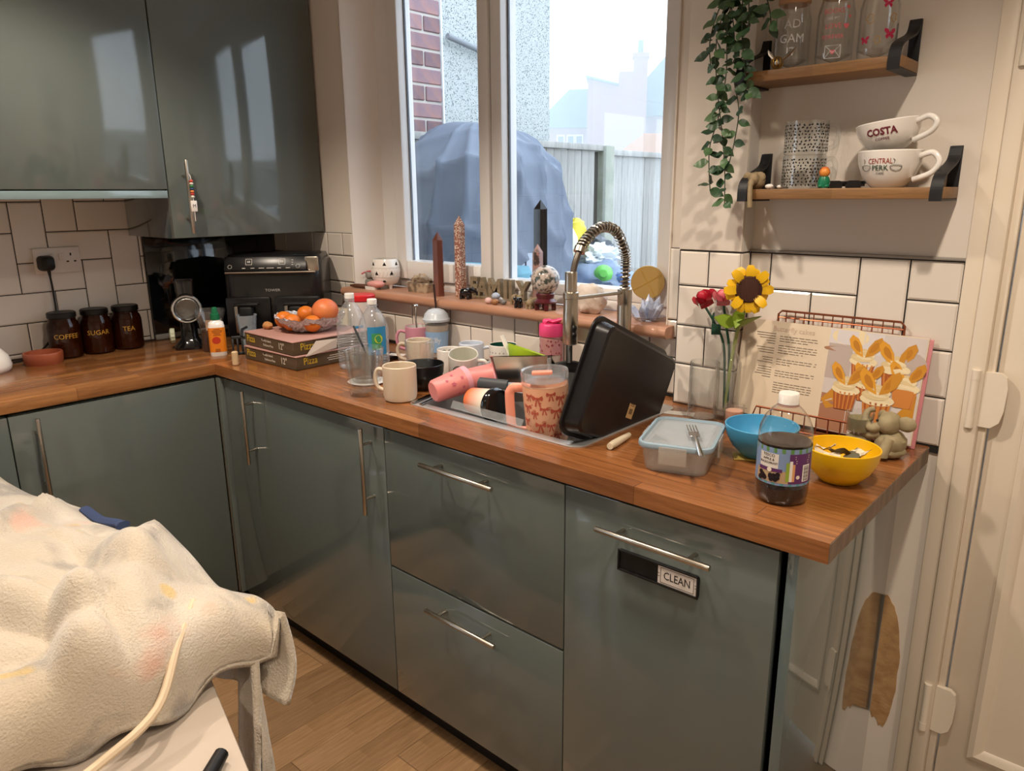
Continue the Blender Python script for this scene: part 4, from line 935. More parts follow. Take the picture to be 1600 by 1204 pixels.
for x, y, r in ((0, -.1035, 0), (0, .1035, 180), (.077, 0, 90), (-.077, 0, -90)):
    part('clip', G().add(box(.055, .004, .036, (0, 0, .042), .0015)), M_lbp, lb2, M=T(x, y, 0) @ R(r))
fkM = frame((2.291, -.458, H+.0652), (.135, -.195, 0), (.195, .135, 0))
g = G()
g.add(tube([(-.0, 0, .004), (.03, 0, .006), (.08, 0, .002), (.112, 0, .0022)], [.0028, .003, .0045, .0062], 8, flat=.35)); g.add(box(.03, .021, .0018, (-.016, 0, .0035), .0007, 1))
for i in range(4): g.add(box(.045, .0028, .0016, (-.052, -.0088+.00587*i, .0045), .0005, 1))
v_ = [(x, z, y) for x, y, z in []]
solo('fork', g, M_chrome, 'steel fork lying on the lunch box lid', 'fork', M=Matrix(((fkM[0][0], fkM[0][1], 0, fkM[0][3]), (fkM[1][0], fkM[1][1], 0, fkM[1][3]), (0, 0, 1, fkM[2][3]), (0, 0, 0, 1))))
bowl_ = lambda r, h: [(0, .003), (r*.42, 0), (r*.5, .002), (r*.78, h*.33), (r*.95, h*.68), (r, h), (r-.0015, h+.0012), (r-.003, h), (r*.92, h*.68), (r*.75, h*.36), (r*.45, .007), (0, .006)]
solo('bowl', G().add(lathe(bowl_(.075, .068), 44)), mat('sky_blue_plastic', '4a9fcb', .38), 'sky blue plastic bowl behind the dark juice bottle', 'bowl', (2.362, -.302, H+.0035), 0)
yb = solo('bowl', G().add(lathe(bowl_(.0695, .069), 44)), mat('yellow_plastic', 'ecb911', .34), 'yellow plastic bowl holding torn packet scraps', 'bowl', (2.534, -.33, H))
M_scrap = mat('scrap_cream', 'd9cdb4', .6, col2='6f6a45', scale=30, thr=(.5, .56)); M_scrap2 = mat('scrap_olive', '5a5640', .6)
for i, (x, y, z, a, tx, ty, s, m, lab) in enumerate((
    (-.022, -.02, .046, 20, 30, 20, .03, 0, 'cream patterned packet scrap at the bottle side of the yellow bowl'), (.0, .01, .05, 80, -35, 30, .028, 1, 'olive packet scrap standing in the middle of the yellow bowl'),
    (.03, .012, .052, -30, 40, -30, .03, 0, 'cream packet scrap leaning up the far side of the yellow bowl'), (.022, -.018, .047, 60, 25, -20, .026, 1, 'olive folded packet scrap lying low in the yellow bowl'), (-.035, .018, .05, 10, -30, -20, .022, 0, 'small cream packet scrap at the back of the yellow bowl'))):
    g = G(); n = 6; v, f = [], []
    for j in range(n):
        for k in range(n):
            u, w = j/(n-1)-.5, k/(n-1)-.5
            v.append((u*2*s*.8, w*2*s*.6, .012*abs(u)*1.5+.006*noise.noise(Vector((u*4+i*3, w*4, i)))))
    for j in range(n-1):
        for k in range(n-1): f.append((j*n+k, (j+1)*n+k, (j+1)*n+k+1, j*n+k+1))
    solo('packet_scrap', G().add((v, f)), (M_scrap, M_scrap2)[m], lab, 'scrap', M=T(2.534+x, -.33+y, H+z) @ R(a) @ R(tx*.6, 'X') @ R(ty*.6, 'Y'), group='torn packet scraps in the yellow bowl', smooth=25)
solo('card_tag', G().add(box(.06, .045, .003, (0, 0, .0015), .0008, 1)), mat('mustard_card', 'c3a752', .6), 'mustard yellow card peeping from under the blue bowl', 'card', (2.345, -.322, H), 30)

# cordial bottle
cq = thing('juice_bottle', 'clear bottle of dark blackcurrant juice with a printed label at the worktop corner', 'bottle', (2.483, -.488, H), facing(2.483, -.488))
rib = lambda a, z: 1-.035*max(0, cos(9*a))**3*(1 if z < .034 else 0)
pf = [(0, .006), (.026, .004), (.036, 0), (.043, .005), (.0462, .016), (.0462, .034), (.0455, .042), (.0455, .108), (.0468, .112), (.0468, .122), (.045, .138), (.038, .156), (.026, .171), (.0155, .18), (.0145, .187)]
part('bottle_body', G().add(lathe(pf, 45, rib)), glass('pet_clear', 'fbf8f4', 'bdb5ac', .03, .012, 1.5, 3), cq)
part('juice', G().add(lathe([(0, .007), (.025, .0055), (.035, .002), (.0415, .0065), (.0445, .017), (.0445, .034), (.0438, .042), (.0438, .106), (.0452, .113), (0, .114)], 45, rib)), mat('blackcurrant', '0d0508', .12), cq)
part('cap', G().add(lathe([(0, .2), (.0165, .2), (.018, .198), (.018, .186), (.0185, .184), (.0185, .181), (0, .181)], 30, lambda a, z: 1+.012*cos(24*a))), M_white, cq); part('neck_ring', G().add(cyl(.0185, .003, 28, .177)), mat('pinkish_ring', 'b58d84', .4), cq)
rl_ = .0462
lab_ = part('label', G().add(patch(rl_, 0, .2, .041, .109, 40)), mat('label_sky', '7d93b8', .4), cq)
def sticker(name, a, w, z0, z1, col, t=.0006, m=None): return part(name, G().add(patch(rl_, a, w, z0, z1, 14, t)), m or mat('print_'+name, col, .45), lab_, smooth=None)
sticker('green_band', 0, .2, .101, .109, '5d8a4a'); sticker('teal_band', 0, .2, .041, .0455, '4f8f96'); sticker('field', -10, .086, .0455, .068, 'b59a78', .0005)
sticker('white_panel', -32, .036, .072, .0985, 'd9d3cb'); sticker('purple_ribbon', -28, .044, .0655, .0715, '5b2d63', .0009); sticker('purple_panel', 44, .05, .0455, .1005, '5b2a60', .0007)
sticker('orange_strip', 22, .006, .05, .082, 'd39a63', .0008); sticker('green_panel', 12.5, .009, .05, .085, '8fa93c', .0009); sticker('white_strip', 17, .005, .05, .088, 'e4e0da', .0011); sticker('code_panel', 54, .0165, .049, .08, 'e6e2dc', .0010)
M_prt = mat('dark_print', '3a2a30', .5)
g = G(); gz(g, 'TESCO', .0075, rl_+.0008, -32, .0945, .0003); gz(g, 'APPLE &', .0062, rl_+.0008, -32, .0872, .0003); gz(g, 'BLACKCURRANT', .0056, rl_+.0008, -32, .0805, .0003, sx=.8)
for i in range(12): g.add(wrap(box(.012, .0009+.0006*(i % 3 == 0), .0003, (0, 0, 0)), rl_+.0013, 54, .0515+.0023*i))
part('lettering', g, M_prt, lab_, smooth=None)
g = G()
for z in (.096, .092, .088, .084): g.add(wrap(box(.03-.004*(z < .09), .0012, .0003), rl_+.001, 43, z))
g.add(wrap(prism(ell(.0042, .0042), .0004), rl_+.001, -28, .0685)); g.add(wrap(prism(ell(.0035, .0035), .0004), rl_+.001, 33, .058))
part('pale_print', g, M_whp, lab_, smooth=None)
g = G()
for i in range(16):
    g.add(wrap(prism(ell(.0042, .0042, 12), .0008+.0002*(i % 4)), rl_+.0006, (-44 if i % 2 else -17)+random.uniform(-8, 8), .054+random.uniform(-.005, .008)))
part('berry_print', g, mat('berry_black', '1b141d', .3), lab_, kind='stuff', smooth=None)

# open cookbook on a copper wire stand
BO, BX = Vector((2.385, -.0465, .9335)), Vector((1, .012, -.012)); BY = Vector((.012, .033, .232))
MB = frame(BO, BX, BY); M_page = mat('book_page', 'ddcdb6', .6); hb = .234
ck = thing('cookbook', 'open cookbook showing butterfly cupcakes, propped against the tiles', 'book', M=MB)
def page(sgn):
    g = G(); W_, n = .205, 10; top, bot = [], []
    lo = [[], [], [], []]
    for i in range(n+1):
        u = i/n; x = sgn*u*W_; z = .012*sin(min(1, u*1.25)*pi)*.55+.012*(1-.35*u)
        lo[0].append((x, 0, 0)); lo[1].append((x, hb, 0)); lo[2].append((x, hb, z)); lo[3].append((x, 0, z))
    v = [p for l in lo for p in l]; m = n+1; f = []
    for i in range(n):
        for a, b in ((0, 1), (1, 2), (2, 3), (3, 0)): f.append((a*m+i, a*m+i+1, b*m+i+1, b*m+i))
    f += [tuple(k*m for k in range(4)), tuple(k*m+n for k in range(3, -1, -1))]
    return g.add((v, f))
pz = lambda u: .012*sin(min(1, u*1.25)*pi)*.55+.012*(1-.35*u)+.0005
part('page_block', page(-1), M_page, ck, smooth=30); pgR = part('page_block', page(1), M_page, ck, smooth=30)
part('cover', G().add(box(.212, hb+.004, .004, (.106, hb/2-.004, -.0025), .001)).add(box(.208, hb, .003, (-.104, hb/2-.002, -.002), .001)), mat('pink_cover', 'd98f96', .5), ck)
def onpage(vf):  # follow the page's curve
    v, f = vf; return [(x, y, z+pz(abs(x)/.205)) for x, y, z in v], f
g = G()
for blk in ((.2, 3), (.178, 4), (.145, 3), (.117, 3), (.089, 5)):
    for k in range(blk[1]):
        y = blk[0]-.0058*k; L = .088 if k < blk[1]-1 else random.uniform(.03, .07); x = -.108
        while x < -.108+L: w = random.uniform(.006, .014); g.add(onpage(box(min(w, -.108+L-x), .0013, .0002, (x+w/2, y, 0)))); x += w+.0022
for k in range(19):
    if k in (5, 9, 13): continue
    y = .204-.0058*k; L = random.uniform(.015, .05); g.add(onpage(box(L, .0013, .0002, (-.118-L/2, y, 0))))
g.add(onpage(box(.024, .0014, .0002, (-.178, .012, 0))))
part('recipe_text', g, mat('grey_text', '6f6459', .6), ck, kind='stuff', smooth=None)
g = G().add(onpage(([(x-.078, y+.2165, z) for x, y, z in text('Butterfly cakes', .0165, .0002)[0]], text('Butterfly cakes', .0165, .0002)[1]))); part('recipe_title', g, mat('title_pink', 'ccb3a0', .6), ck, smooth=None)
# the photograph printed on the other page
cols = [('bg', 'b9aaa2'), ('cloth', 'cfc6c2'), ('table', 'a5765a'), ('dish', 'd5cfd0'), ('case', 'a5582a'), ('case2', 'c9803c'), ('cream', 'e6d5ae'), ('cream2', 'd8c294'), ('wing', 'd99a2e'), ('wing2', 'b87a22'), ('gold', 'c68a2c')]
PM = [mat('photo_'+n_, c, .5) for n_, c in cols]; ix = {n_: i for i, (n_, c) in enumerate(cols)}
g = G(); lay = [0]
def blob(name, poly):
    lay[0] += 1; v, f = prism(poly, .00004, .0002+.00003*lay[0]); n = len(poly); g.add(onpage((v, [f[1]]+f[2:])), ix[name])
def grid(name, x0, x1, y0, y1, n=10):
    for i in range(n):
        a, b = x0+(x1-x0)*i/n, x0+(x1-x0)*(i+1)/n; blob(name, [(a, y0), (b, y0), (b, y1), (a, y1)]); lay[0] -= 1
    lay[0] += 1
grid('cloth', .006, .203, .002, hb-.002); grid('table', .006, .075, .002, .085, 5); grid('dish', .005, .12, .185, .232, 6); grid('bg', .006, .06, .12, .2, 4)
blob('cream', ell(.04, .02, 18, .05, .218)); blob('table', ell(.045, .006, 16, .04, .188)); blob('bg', ell(.03, .03, 16, .18, .17)); blob('dish', [(.004, .06), (.1, .02), (.19, .03), (.2, .06), (.1, .045), (.03, .075)])
blob('gold', [(.15, .04), (.2, .11), (.2, .06), (.17, .03)]); blob('gold', [(.006, .07), (.03, .1), (.05, .06), (.02, .05)])
def cake(x, y, s, c='case'):
    blob(c, [(x-.026*s, y+.03*s), (x-.02*s, y-.012*s), (x+.02*s, y-.012*s), (x+.026*s, y+.03*s)])
    for i in range(5): blob('case2' if c == 'case' else 'case', [(x+(-.022+.01*i)*s, y+.028*s), (x+(-.0175+.0078*i)*s, y-.011*s), (x+(-.0145+.0078*i)*s, y-.011*s), (x+(-.0185+.01*i)*s, y+.028*s)])
    for dx, dy, a, b, n_ in ((0, .034, .031, .012, 'cream'), (-.004, .043, .025, .010, 'cream2'), (.003, .049, .02, .010, 'cream'), (0, .057, .012, .007, 'cream2')): blob(n_, ell(a*s, b*s, 16, x+dx*s, y+dy*s))
    for d in (-1, 1):
        w = [(x+d*.002*s, y+.044*s), (x+d*.018*s, y+.05*s), (x+d*.032*s, y+.064*s), (x+d*.038*s, y+.082*s), (x+d*.032*s, y+.094*s), (x+d*.018*s, y+.086*s), (x+d*.007*s, y+.068*s)]
        blob('wing' if d < 0 else 'gold', w); blob('wing2', [(a+(x+d*.018*s-a)*.45, b+(y+.068*s-b)*.45) for a, b in w])
cake(.085, .135, .95); cake(.15, .125, 1.0); cake(.175, .09, .95, 'case2'); cake(.10, .09, .8); cake(.058, .066, 1.0); cake(.125, .05, 1.12, 'case2')
part('printed_photo', g, PM, pgR, smooth=None)
M_cop = mat('copper_wire', '9a5a40', .35, .85)
stn = thing('book_stand', 'copper wire cookbook stand', 'stand', (0, 0, 0)); g = G()
y0 = -.097
part('front_rail', tube([(2.245, y0, H+.003), (2.26, y0, .972), (2.57, y0, .972), (2.582, y0, H+.003)], .0024, 8), M_cop, stn)
part('lower_rail', tube([(2.245, y0, H+.004), (2.582, y0, H+.004)], .0024, 8), M_cop, stn)
for i in range(12): part('front_wire', tube([(2.27+.0265*i, y0, .972), (2.27+.0265*i, y0, H+.004)], .0016, 6), M_cop, stn)
for x in (2.245, 2.582): part('base_wire', tube([(x, y0, H+.003), (x, -.012, H+.003)], .0024, 8), M_cop, stn)
zt = 1.192
part('back_frame', tube([(2.262, -.012, H+.004), (2.262, -.012, zt-.008), (2.27, -.012, zt), (2.532, -.012, zt), (2.54, -.012, zt-.008), (2.54, -.012, H+.004)], .0026, 8), M_cop, stn)
part('back_rail', tube([(2.262, -.012, zt-.016), (2.54, -.012, zt-.016)], .0018, 6), M_cop, stn)
for i in range(12): part('back_wire', tube([(2.281+.0215*i, -.012, zt), (2.281+.0215*i, -.012, zt-.05)], .0014, 6), M_cop, stn)

# carved elephant with a tealight cup
M_eleph = mat('carved_stone_resin', 'a89a78', .7, col2='83775a', scale=26, bump=(70, .6))
el = thing('elephant_ornament', 'carved grey-green elephant ornament with its trunk raised', 'ornament', (2.568, -.1265, H), -115)
g = G().add(rock(.034, (1, .85, .9), .12, 3, 2), 0, T(0, .0, .03)); part('body', g.add(rock(.03, (1.1, 1, .5), .1, 3, 3), 0, T(0, 0, .014)), M_eleph, el)
hd = part('head', rock(.025, (1.0, .9, 1), .1, 3, 5), M_eleph, el, M=T(.008, -.002, .074))
part('trunk', tube(spline([(.022, -.008, .07), (.035, -.022, .062), (.036, -.038, .075), (.026, -.042, .092), (.016, -.034, .098)], 6), [.010]*6+[.0085]*6+[.007]*6+[.006]*7, 10), M_eleph, el)
for s_ in (-1, 1): part('ear', rock(.02, (.35, 1, .8), .1, 3, 8+s_), M_eleph, el, M=T(-.004, .028*s_, .078) @ R(25*s_))
part('foreleg', tube(spline([(.018, -.012, .05), (.03, -.035, .045), (.03, -.06, .04)], 5), [.012]*6+[.010]*5, 10), M_eleph, el); part('foreleg', tube(spline([(.02, .012, .045), (.032, .012, .02), (.034, .012, .008)], 5), .011, 10), M_eleph, el)
part('eye', ball(.003, 8, 6), M_black, hd, M=T(.0215, -.012, .006))
tg_ = thing('tealight_cup', 'small clear glass tealight cup beside the carved elephant', 'candle cup', (2.506, -.137, .9685))
part('cup_wall', G().add(lathe([(0, 0), (.022, 0), (.025, .004), (.0275, .045), (.026, .045), (.023, .006), (0, .004)], 28)), M_glass, tg_); part('wax', G().add(cyl(.0235, .028, 24, .005)), mat('grey_green_wax', '7f7a58', .5), tg_)
solo('candle_stand', G().add(rock(.026, (1, .9, .9), .1, 3, 12, 3, -.0215), 0, T(0, 0, .0225)), M_eleph, 'carved stone block under the glass tealight cup', 'stand', (2.506, -.137, H))

# vases and toy-brick flowers
def vase(name, lab, x, y, r, h, neck=False):
    t = thing(name, lab, 'vase', (x, y, H))
    pf = [(0, 0), (r, 0), (r+.001, .003), (r, h-.002), (r-.0015, h), (r-.003, h-.002), (r-.003, .014), (0, .012)]
    if neck: pf = [(0, 0), (r, 0), (r, .14), (r-.004, .152), (.018, .168), (.02, .19), (.0185, .19), (.0165, .169), (r-.006, .151), (r-.003, .139), (r-.003, .012), (0, .01)]
    part('glass_wall', G().add(lathe(pf, 36)), M_glass, t); return t
vase('glass_vase', 'straight clear glass vase behind the lunch box', 2.148, -.15, .035, .15)
vase('glass_vase', 'taller necked glass vase holding the three flowers', 2.178, -.087, .0305, .19, True)
M_stem = mat('dark_green_stem', '12402c', .45); M_leafb = mat('bright_leaf', '7f9a2c', .5); M_red = mat('rose_red', 'b21f33', .4); M_rosep = mat('rose_pink', 'd9707c', .4); M_sun = mat('sunflower_yellow', 'e6b514', .42); M_sund = mat('sunflower_brown', '3c1f17', .6)
def rose(lab, x, y, z, m, tilt, s=1, name='rose'):
    t = thing(name, lab, 'flower', (x, y, z), facing(x, y), 'toy brick flowers in the vase')
    M0 = R(tilt, 'X') @ R(25, 'Y')
    for k in range(9):
        a = k*40*2.6; rr = .006+.0022*k; hh = .034-.0018*k
        v, f = [], []
        for i in range(5):
            for j in range(5):
                u, w = (i/4-.5), j/4
                v.append((rr+.006*w*w*(k/5)-.012*u*u, u*(.018+.0022*k), -.02+hh*w-.008*abs(u)*w))
        for i in range(4):
            for j in range(4): f.append((i*5+j, (i+1)*5+j, (i+1)*5+j+1, i*5+j+1))
        q = part('petal', G().add((v, f)).add(([(a_-.0012, b_, c_) for a_, b_, c_ in v], f)), m, t, M=M0 @ R(a) @ S(s), smooth=25)
    part('bud', G().add(rock(.013*s, (1, 1, 1.2), .15, 3, 4, 2), 0, M0), m, t)
    part('sepal', G().add(lathe([(0, -.03*s), (.012*s, -.026*s), (.016*s, -.016*s), (.004, -.012*s), (0, -.012*s)], 10), 0, M0), M_stem, t)
    return t
def stem(t, P, r=.003, m=None):
    o = Matrix.Translation(t.location) @ R(math.degrees(t.rotation_euler.z))
    part('stem', tube(spline([o.inverted() @ Vector(p) for p in P], 5), r, 8), m or M_stem, t)
r1 = rose('red toy-brick rose leaning towards the window', 2.106, -.1, 1.222, M_red, 25); stem(r1, [(2.112, -.1, 1.2), (2.14, -.098, 1.16), (2.165, -.09, 1.1), (2.174, -.088, .95)])
o = Matrix.Translation(r1.location) @ R(math.degrees(r1.rotation_euler.z))
for q, a in (((2.137, -.1, 1.172), 20), ((2.146, -.1, 1.145), -60)): part('stem_leaf', box(.003, .022, .026, b=.001), M_stem, r1, M=o.inverted() @ T(*q) @ R(a))
r2 = rose('pink toy-brick rose between the red one and the sunflower', 2.158, -.1, 1.23, M_rosep, 0, .92); stem(r2, [(2.162, -.1, 1.205), (2.172, -.097, 1.15), (2.178, -.088, 1.09), (2.182, -.086, .95)])
sf = thing('sunflower', 'yellow toy-brick sunflower with a round brown centre', 'flower', (2.229, -.118, 1.2505), group='toy brick flowers in the vase')
MSF = Matrix.Identity(4); dn = Vector((.62, -.72, .12)); MSF = frame((0, 0, 0), dn.cross(Vector((0, 0, 1))) * -1, Vector((0, 0, 1))-dn*dn.z)
part('disc', G().add(lathe([(0, .009), (.019, .009), (.029, .006), (.033, 0), (.03, -.006), (0, -.008)], 28), 0, MSF), M_sund, sf)
g = G()
for i in range(-6, 7):
    w = sqrt(max(0, .0285**2-(i*.0042)**2)); g.add(box(2*w, .0016, .0014, (0, i*.0042, .0092 if abs(i) < 5 else .0075)), 0, MSF); g.add(box(.0016, 2*w, .0014, (i*.0042, 0, .0092 if abs(i) < 5 else .0075)), 0, MSF)
part('disc_studs', g, mat('sunflower_brown2', '4d2a1e', .5), sf, kind='stuff', smooth=None)
PT = mesh_of('petal', G().add(loft([[(x, w, t), (x, -w, t), (x, -w, t-.004), (x, w, t-.004)] for x, w, t in ((.022, .006, 0), (.034, .0105, .003), (.048, .0105, .004), (.057, .006, .0))])), M_sun, 30)
for i in range(16): link('petal', PT, sf, MSF @ R(22.5*i+random.uniform(-4, 4)) @ R(random.uniform(-14, 6)+(12 if i % 2 else -4), 'Y') @ S(random.uniform(.88, 1.04)))
stem(sf, [(2.224, -.112, 1.245), (2.215, -.1, 1.2), (2.195, -.088, 1.14), (2.184, -.087, 1.06), (2.176, -.087, .945)], .0042, mat('pale_stem', '8f9a5a', .5))
def leafg(L, W_, n=6):
    v, f = [], []
    for i in range(n+1):
        u = i/n; w = W_*sin(pi*u**.8)*.5; z = -.12*L*u*u
        v += [(L*u, -w, z+.15*w), (L*u, 0, z), (L*u, w, z+.15*w)]
    for i in range(n):
        a = 3*i; f += [(a, a+3, a+4, a+1), (a+1, a+4, a+5, a+2)]
    return v, f
for P_, D_, L in (((2.2, -.1, 1.165), (-.55, -.5, .18), .062), ((2.19, -.095, 1.15), (.75, -.15, .55), .085), ((2.205, -.1, 1.2), (.1, -.5, -.6), .05)):
    part('leaf', G().add(leafg(L, L*.55)).add(([(a, b, c-.0016) for a, b, c in leafg(L, L*.55)[0]], leafg(L, L*.55)[1])), M_leafb, sf, M=T(*(Vector(P_)-Vector(sf.location))) @ frame((0, 0, 0), D_, (.6, .75, .2)))
pc = thing('candle_glass', 'small glass holding a pale pink candle beside the vases', 'candle', (2.224, -.137, H))
part('glass_wall', G().add(lathe([(0, 0), (.021, 0), (.0235, .004), (.0245, .052), (.0225, .052), (.021, .006), (0, .005)], 28)), M_glass, pc); part('wax', G().add(cyl(.0205, .033, 24, .006)), mat('pale_pink_wax', 'd8a893', .5, sss=.2), pc)
solo('white_card', G().add(box(.075, .03, .002, (0, 0, .001), .0006, 1)), M_pale, 'white card lying behind the roasting tin', 'card', (2.075, -.13, H), 20)
solo('brush_handle', G().add(tube([(0, 0, .009), (.02, 0, .009), (.075, 0, .008), (.098, 0, .008)], [.0075, .009, .0075, .006], 12)), mat('cream_handle', 'd8cbb0', .4), 'cream utensil handle lying beside the leaning roasting tin', 'utensil', (2.098, -.474, H), 98)

# ================================================================ SHELVES
M_shw = wood('shelf_timber', '9c7448', '866038', '6d4c2a', 'X', (1.5, .3), .5, 0, .5, False); M_iron = mat('black_iron', '17181c', .5)
def shelf(lab, x0, x1, z):
    t = thing('wall_shelf', lab, 'shelf', ((x0+x1)/2, 0, z), 0, 'timber shelves on black strap brackets'); hw = (x1-x0)/2
    part('board', lohi(-hw, hw, -.122, -.001, 0, .022, .002), M_shw, t)
    for s_ in (-1, 1):
        x = s_*(hw-.012)
        pth = [(-.0035, -.004), (-.0035, .1), (-.010, .1), (-.012, .096), (-.028, .072), (-.09, .052), (-.115, .04), (-.1255, .022), (-.1265, -.004)]
        P = [Vector((x, y, zz)) for y, zz in pth[2:]]
        g = G().add(lohi(x-.011, x+.011, -.0045, -.0005, -.004, .102, .001)).add(lohi(x-.011, x+.011, -.127, -.0005, -.0045, -.0005))
        sm_ = spline(P, 5)
        for a, b in zip(sm_, sm_[1:]):
            d = b-a; L = d.length
            g.add(box(.022, L+.001, .004, (0, 0, 0)), 0, T(*((a+b)/2)) @ Matrix.Rotation(atan2(d.z, d.y), 4, 'X'))
        part('bracket', g, M_iron, t)
    return t
S2, S1 = 1.4515, 1.697
shelf('lower timber shelf with mugs on black brackets', 2.19, 2.604, S2-.0); shelf('upper timber shelf with printed glasses on black brackets', 2.168, 2.502, S1)
Z2, Z1 = S2+.0225, S1+.0225
def leopard(lab, z, rz, tilt=0):
    t = thing('glass_mug', lab, 'mug', M=T(2.312, -.064, z) @ R(rz) @ R(tilt, 'Y'), group='spotted glass mugs on the lower shelf')
    part('mug_wall', G().add(lathe([(0, 0), (.042, 0), (.0445, .003), (.0445, .069), (.043, .07), (.042, .068), (.042, .008), (0, .006)], 36)), M_glass, t)
    part('handle', G().add(tube(spline([(.044, 0, .06), (.064, 0, .062), (.072, 0, .045), (.066, 0, .02), (.044, 0, .012)], 6), .0055, 10), 0, R(62-rz-15)), M_glass, t)
    g = G()
    for k in range(9):
        for i in range(20):
            a = -100+10.5*i+random.uniform(-3, 3)+5*(k % 2); zz = .007+.0066*k+random.uniform(-.0012, .0012); s_ = random.uniform(.0015, .0022); b = random.uniform(0, 3)
            g.add(wrap(prism([(x*cos(b)-y*sin(b), x*sin(b)+y*cos(b)) for x, y in ell(s_*1.35, s_*.85, 7)], .0002), .0446, a, zz))
    part('spot_print', g, M_black, t, kind='stuff', smooth=None); return t
leopard('spotted glass mug standing on the shelf board', Z2, facing(2.31, -.06)); leopard('spotted glass mug stacked on top of the other one', Z2+.0705, facing(2.31, -.06)+9, 0)
def bigcup(name, lab, M_, r, h, tx):
    t = thing(name, lab, 'cup', M=M_, group='large white cups stacked on the lower shelf')
    part('cup_body', G().add(lathe([(0, .003), (r*.5, 0), (r*.56, .003), (r*.8, h*.28), (r*.95, h*.62), (r, h-.002), (r-.002, h), (r-.005, h-.003), (r*.9, h*.6), (r*.5, .008), (0, .008)], 44)), M_pale, t)
    part('handle', G().add(tube(spline([(r*.95, 0, h*.82), (r+.022, 0, h*.9), (r+.036, 0, h*.66), (r+.024, 0, h*.38), (r*.82, 0, h*.2)], 7), .0047, 12, flat=1.2), 0, R(tx)), M_pale, t); return t
cx, cy = 2.487, -.066; fa_ = facing(cx, cy)
c2 = bigcup('large_cup', 'large white cup with a round two-colour emblem at the bottom of its stack', T(cx, cy, Z2) @ R(fa_), .061, .072, 62)
def cone(g, vf, r0, r1, h, a0, z0): return g.add(wrap(vf, r0, a0, z0, (r1-r0)/h))
kk = lambda z: .061*(.8+(.95-.8)*(z/.072-.28)/.34) if z < .0446 else .061*(.95+.05*(z/.072-.62)/.38)
def on_cup(g, vf, r, a0, z0, h):
    v, f = vf; o_ = []
    for x, y, z in v:
        zz = y+z0; u = zz/h; rr = r*(.8+.15*(u-.28)/.34 if u < .62 else .95+.05*(u-.62)/.38)+.0009+z; a = radians(a0)+x/rr; o_.append((rr*cos(a), rr*sin(a), zz))
    return g.add((o_, f))
M_e1 = mat('print_rust', '9a3b30', .5); M_e2 = mat('print_green', '1f4a35', .5); M_e3 = mat('print_grey', '5d5d5d', .5); M_e4 = mat('print_maroon', '6d1f30', .5)
part('word', on_cup(G(), text('CENTRAL', .0145, .0003, sx=.75), .061, -18, .05, .072), M_e1, c2, smooth=None)
part('word', on_cup(G(), text('PERK', .0145, .0003, sx=.95), .061, -18, .037, .072), M_e2, c2, smooth=None)
g = G()
for d in (-1, 1):
    P = [(d*.03+.011*cos(a), .04+.008*sin(a)*(1 if sin(a) < 0 else .35), .0003) for a in [i*pi/9 for i in range(18)]]
    on_cup(g, tube(P, .0006, 4, True), .061, -18, 0, .072)
    on_cup(g, tube([(d*.03-.004, .046, .0003), (d*.03-.002, .051, .0003), (d*.03-.005, .055, .0003)], .0006, 4), .061, -18, 0, .072)
part('emblem', on_cup(g, text('CAFE', .006, .0003, sx=1.1), .061, -18, .027, .072), M_e3, c2, smooth=None)
c1 = bigcup('large_cup', 'large white cup lettered COSTA COFFEE tilted on the other cup', T(cx-.003, cy, Z2+.071) @ R(fa_) @ R(8, 'X') @ T(0, 0, .002), .0605, .056, 58)
part('word', on_cup(G(), text('COSTA', .0185, .0003, sx=.95, bold=.0006), .0605, -14, .035, .056), M_e4, c1, smooth=None); part('word', on_cup(G(), text('COFFEE', .0075, .0003, sx=1.05), .0605, -14, .0215, .056), M_e4, c1, smooth=None)
fg = thing('toy_figure', 'small toy figure with an orange head and green body', 'toy', (2.372, -.104, Z2), facing(2.37, -.1))
part('body', G().add(lathe([(0, 0), (.0105, 0), (.012, .005), (.0125, .014), (.009, .023), (0, .025)], 18)), mat('toy_green', '14704f', .35), fg)
part('head', ball(.0105, 18, 12), mat('toy_orange', 'd98a3a', .4), fg, M=T(0, 0, .032)); part('hair', G().add(lathe([(0, .0118), (.006, .0105), (.0105, .004), (.0112, -.002)], 18)), mat('toy_hair', 'c9662a', .4), fg, M=T(-.001, 0, .032))
for s_ in (-1, 1): part('foot', ball(.0055, 10, 8, (1.2, 1, .7)), bpy.data.materials['toy_green'], fg, M=T(.007, .006*s_, .004))
M_res = mat('beige_resin', '9c8a6c', .7, col2='7d6c50', scale=40, bump=(90, .4))
ds = thing('resin_animal', 'beige resin elephant calf slumped over the shelf end', 'ornament', (2.216, -.085, Z2), -70)
part('body', rock(.021, (1.1, .9, .95), .12, 3, 21), M_res, ds, M=T(0, 0, .018)); part('head', rock(.014, (1, .9, 1), .12, 3, 23), M_res, ds, M=T(.02, -.006, .022))
part('trunk', tube(spline([(.028, -.008, .018), (.041, -.01, .01), (.047, -.01, -.012), (.048, -.008, -.04)], 5), [.007]*6+[.0055]*10, 9), M_res, ds)
for s_ in (-1, 1): part('ear', rock(.011, (.4, 1, 1), .1, 3, 25), M_res, ds, M=T(.013, .013*s_-.005, .026))
for i, (x, y, r) in enumerate(((2.252, -.1, .0075), (2.266, -.075, .006))): solo('pebble', rock(r, (1.3, 1, .75), .12, 2, i, 2), M_pale, ('larger pale pebble by the resin calf', 'smaller pale pebble behind the other pebble')[i], 'pebble', (x, y, Z2+r*.7), group='pebbles on the lower shelf')
sgq = thing('sunglasses', 'folded black sunglasses lying before the white cups', 'sunglasses', (2.412, -.098, Z2), 8)
for s_ in (-1, 1): part('lens', G().add(prism(rrect(.03, .02, .008), .004)), M_blackg, sgq, M=T(.018*s_, 0, .004) @ R(65, 'X'))
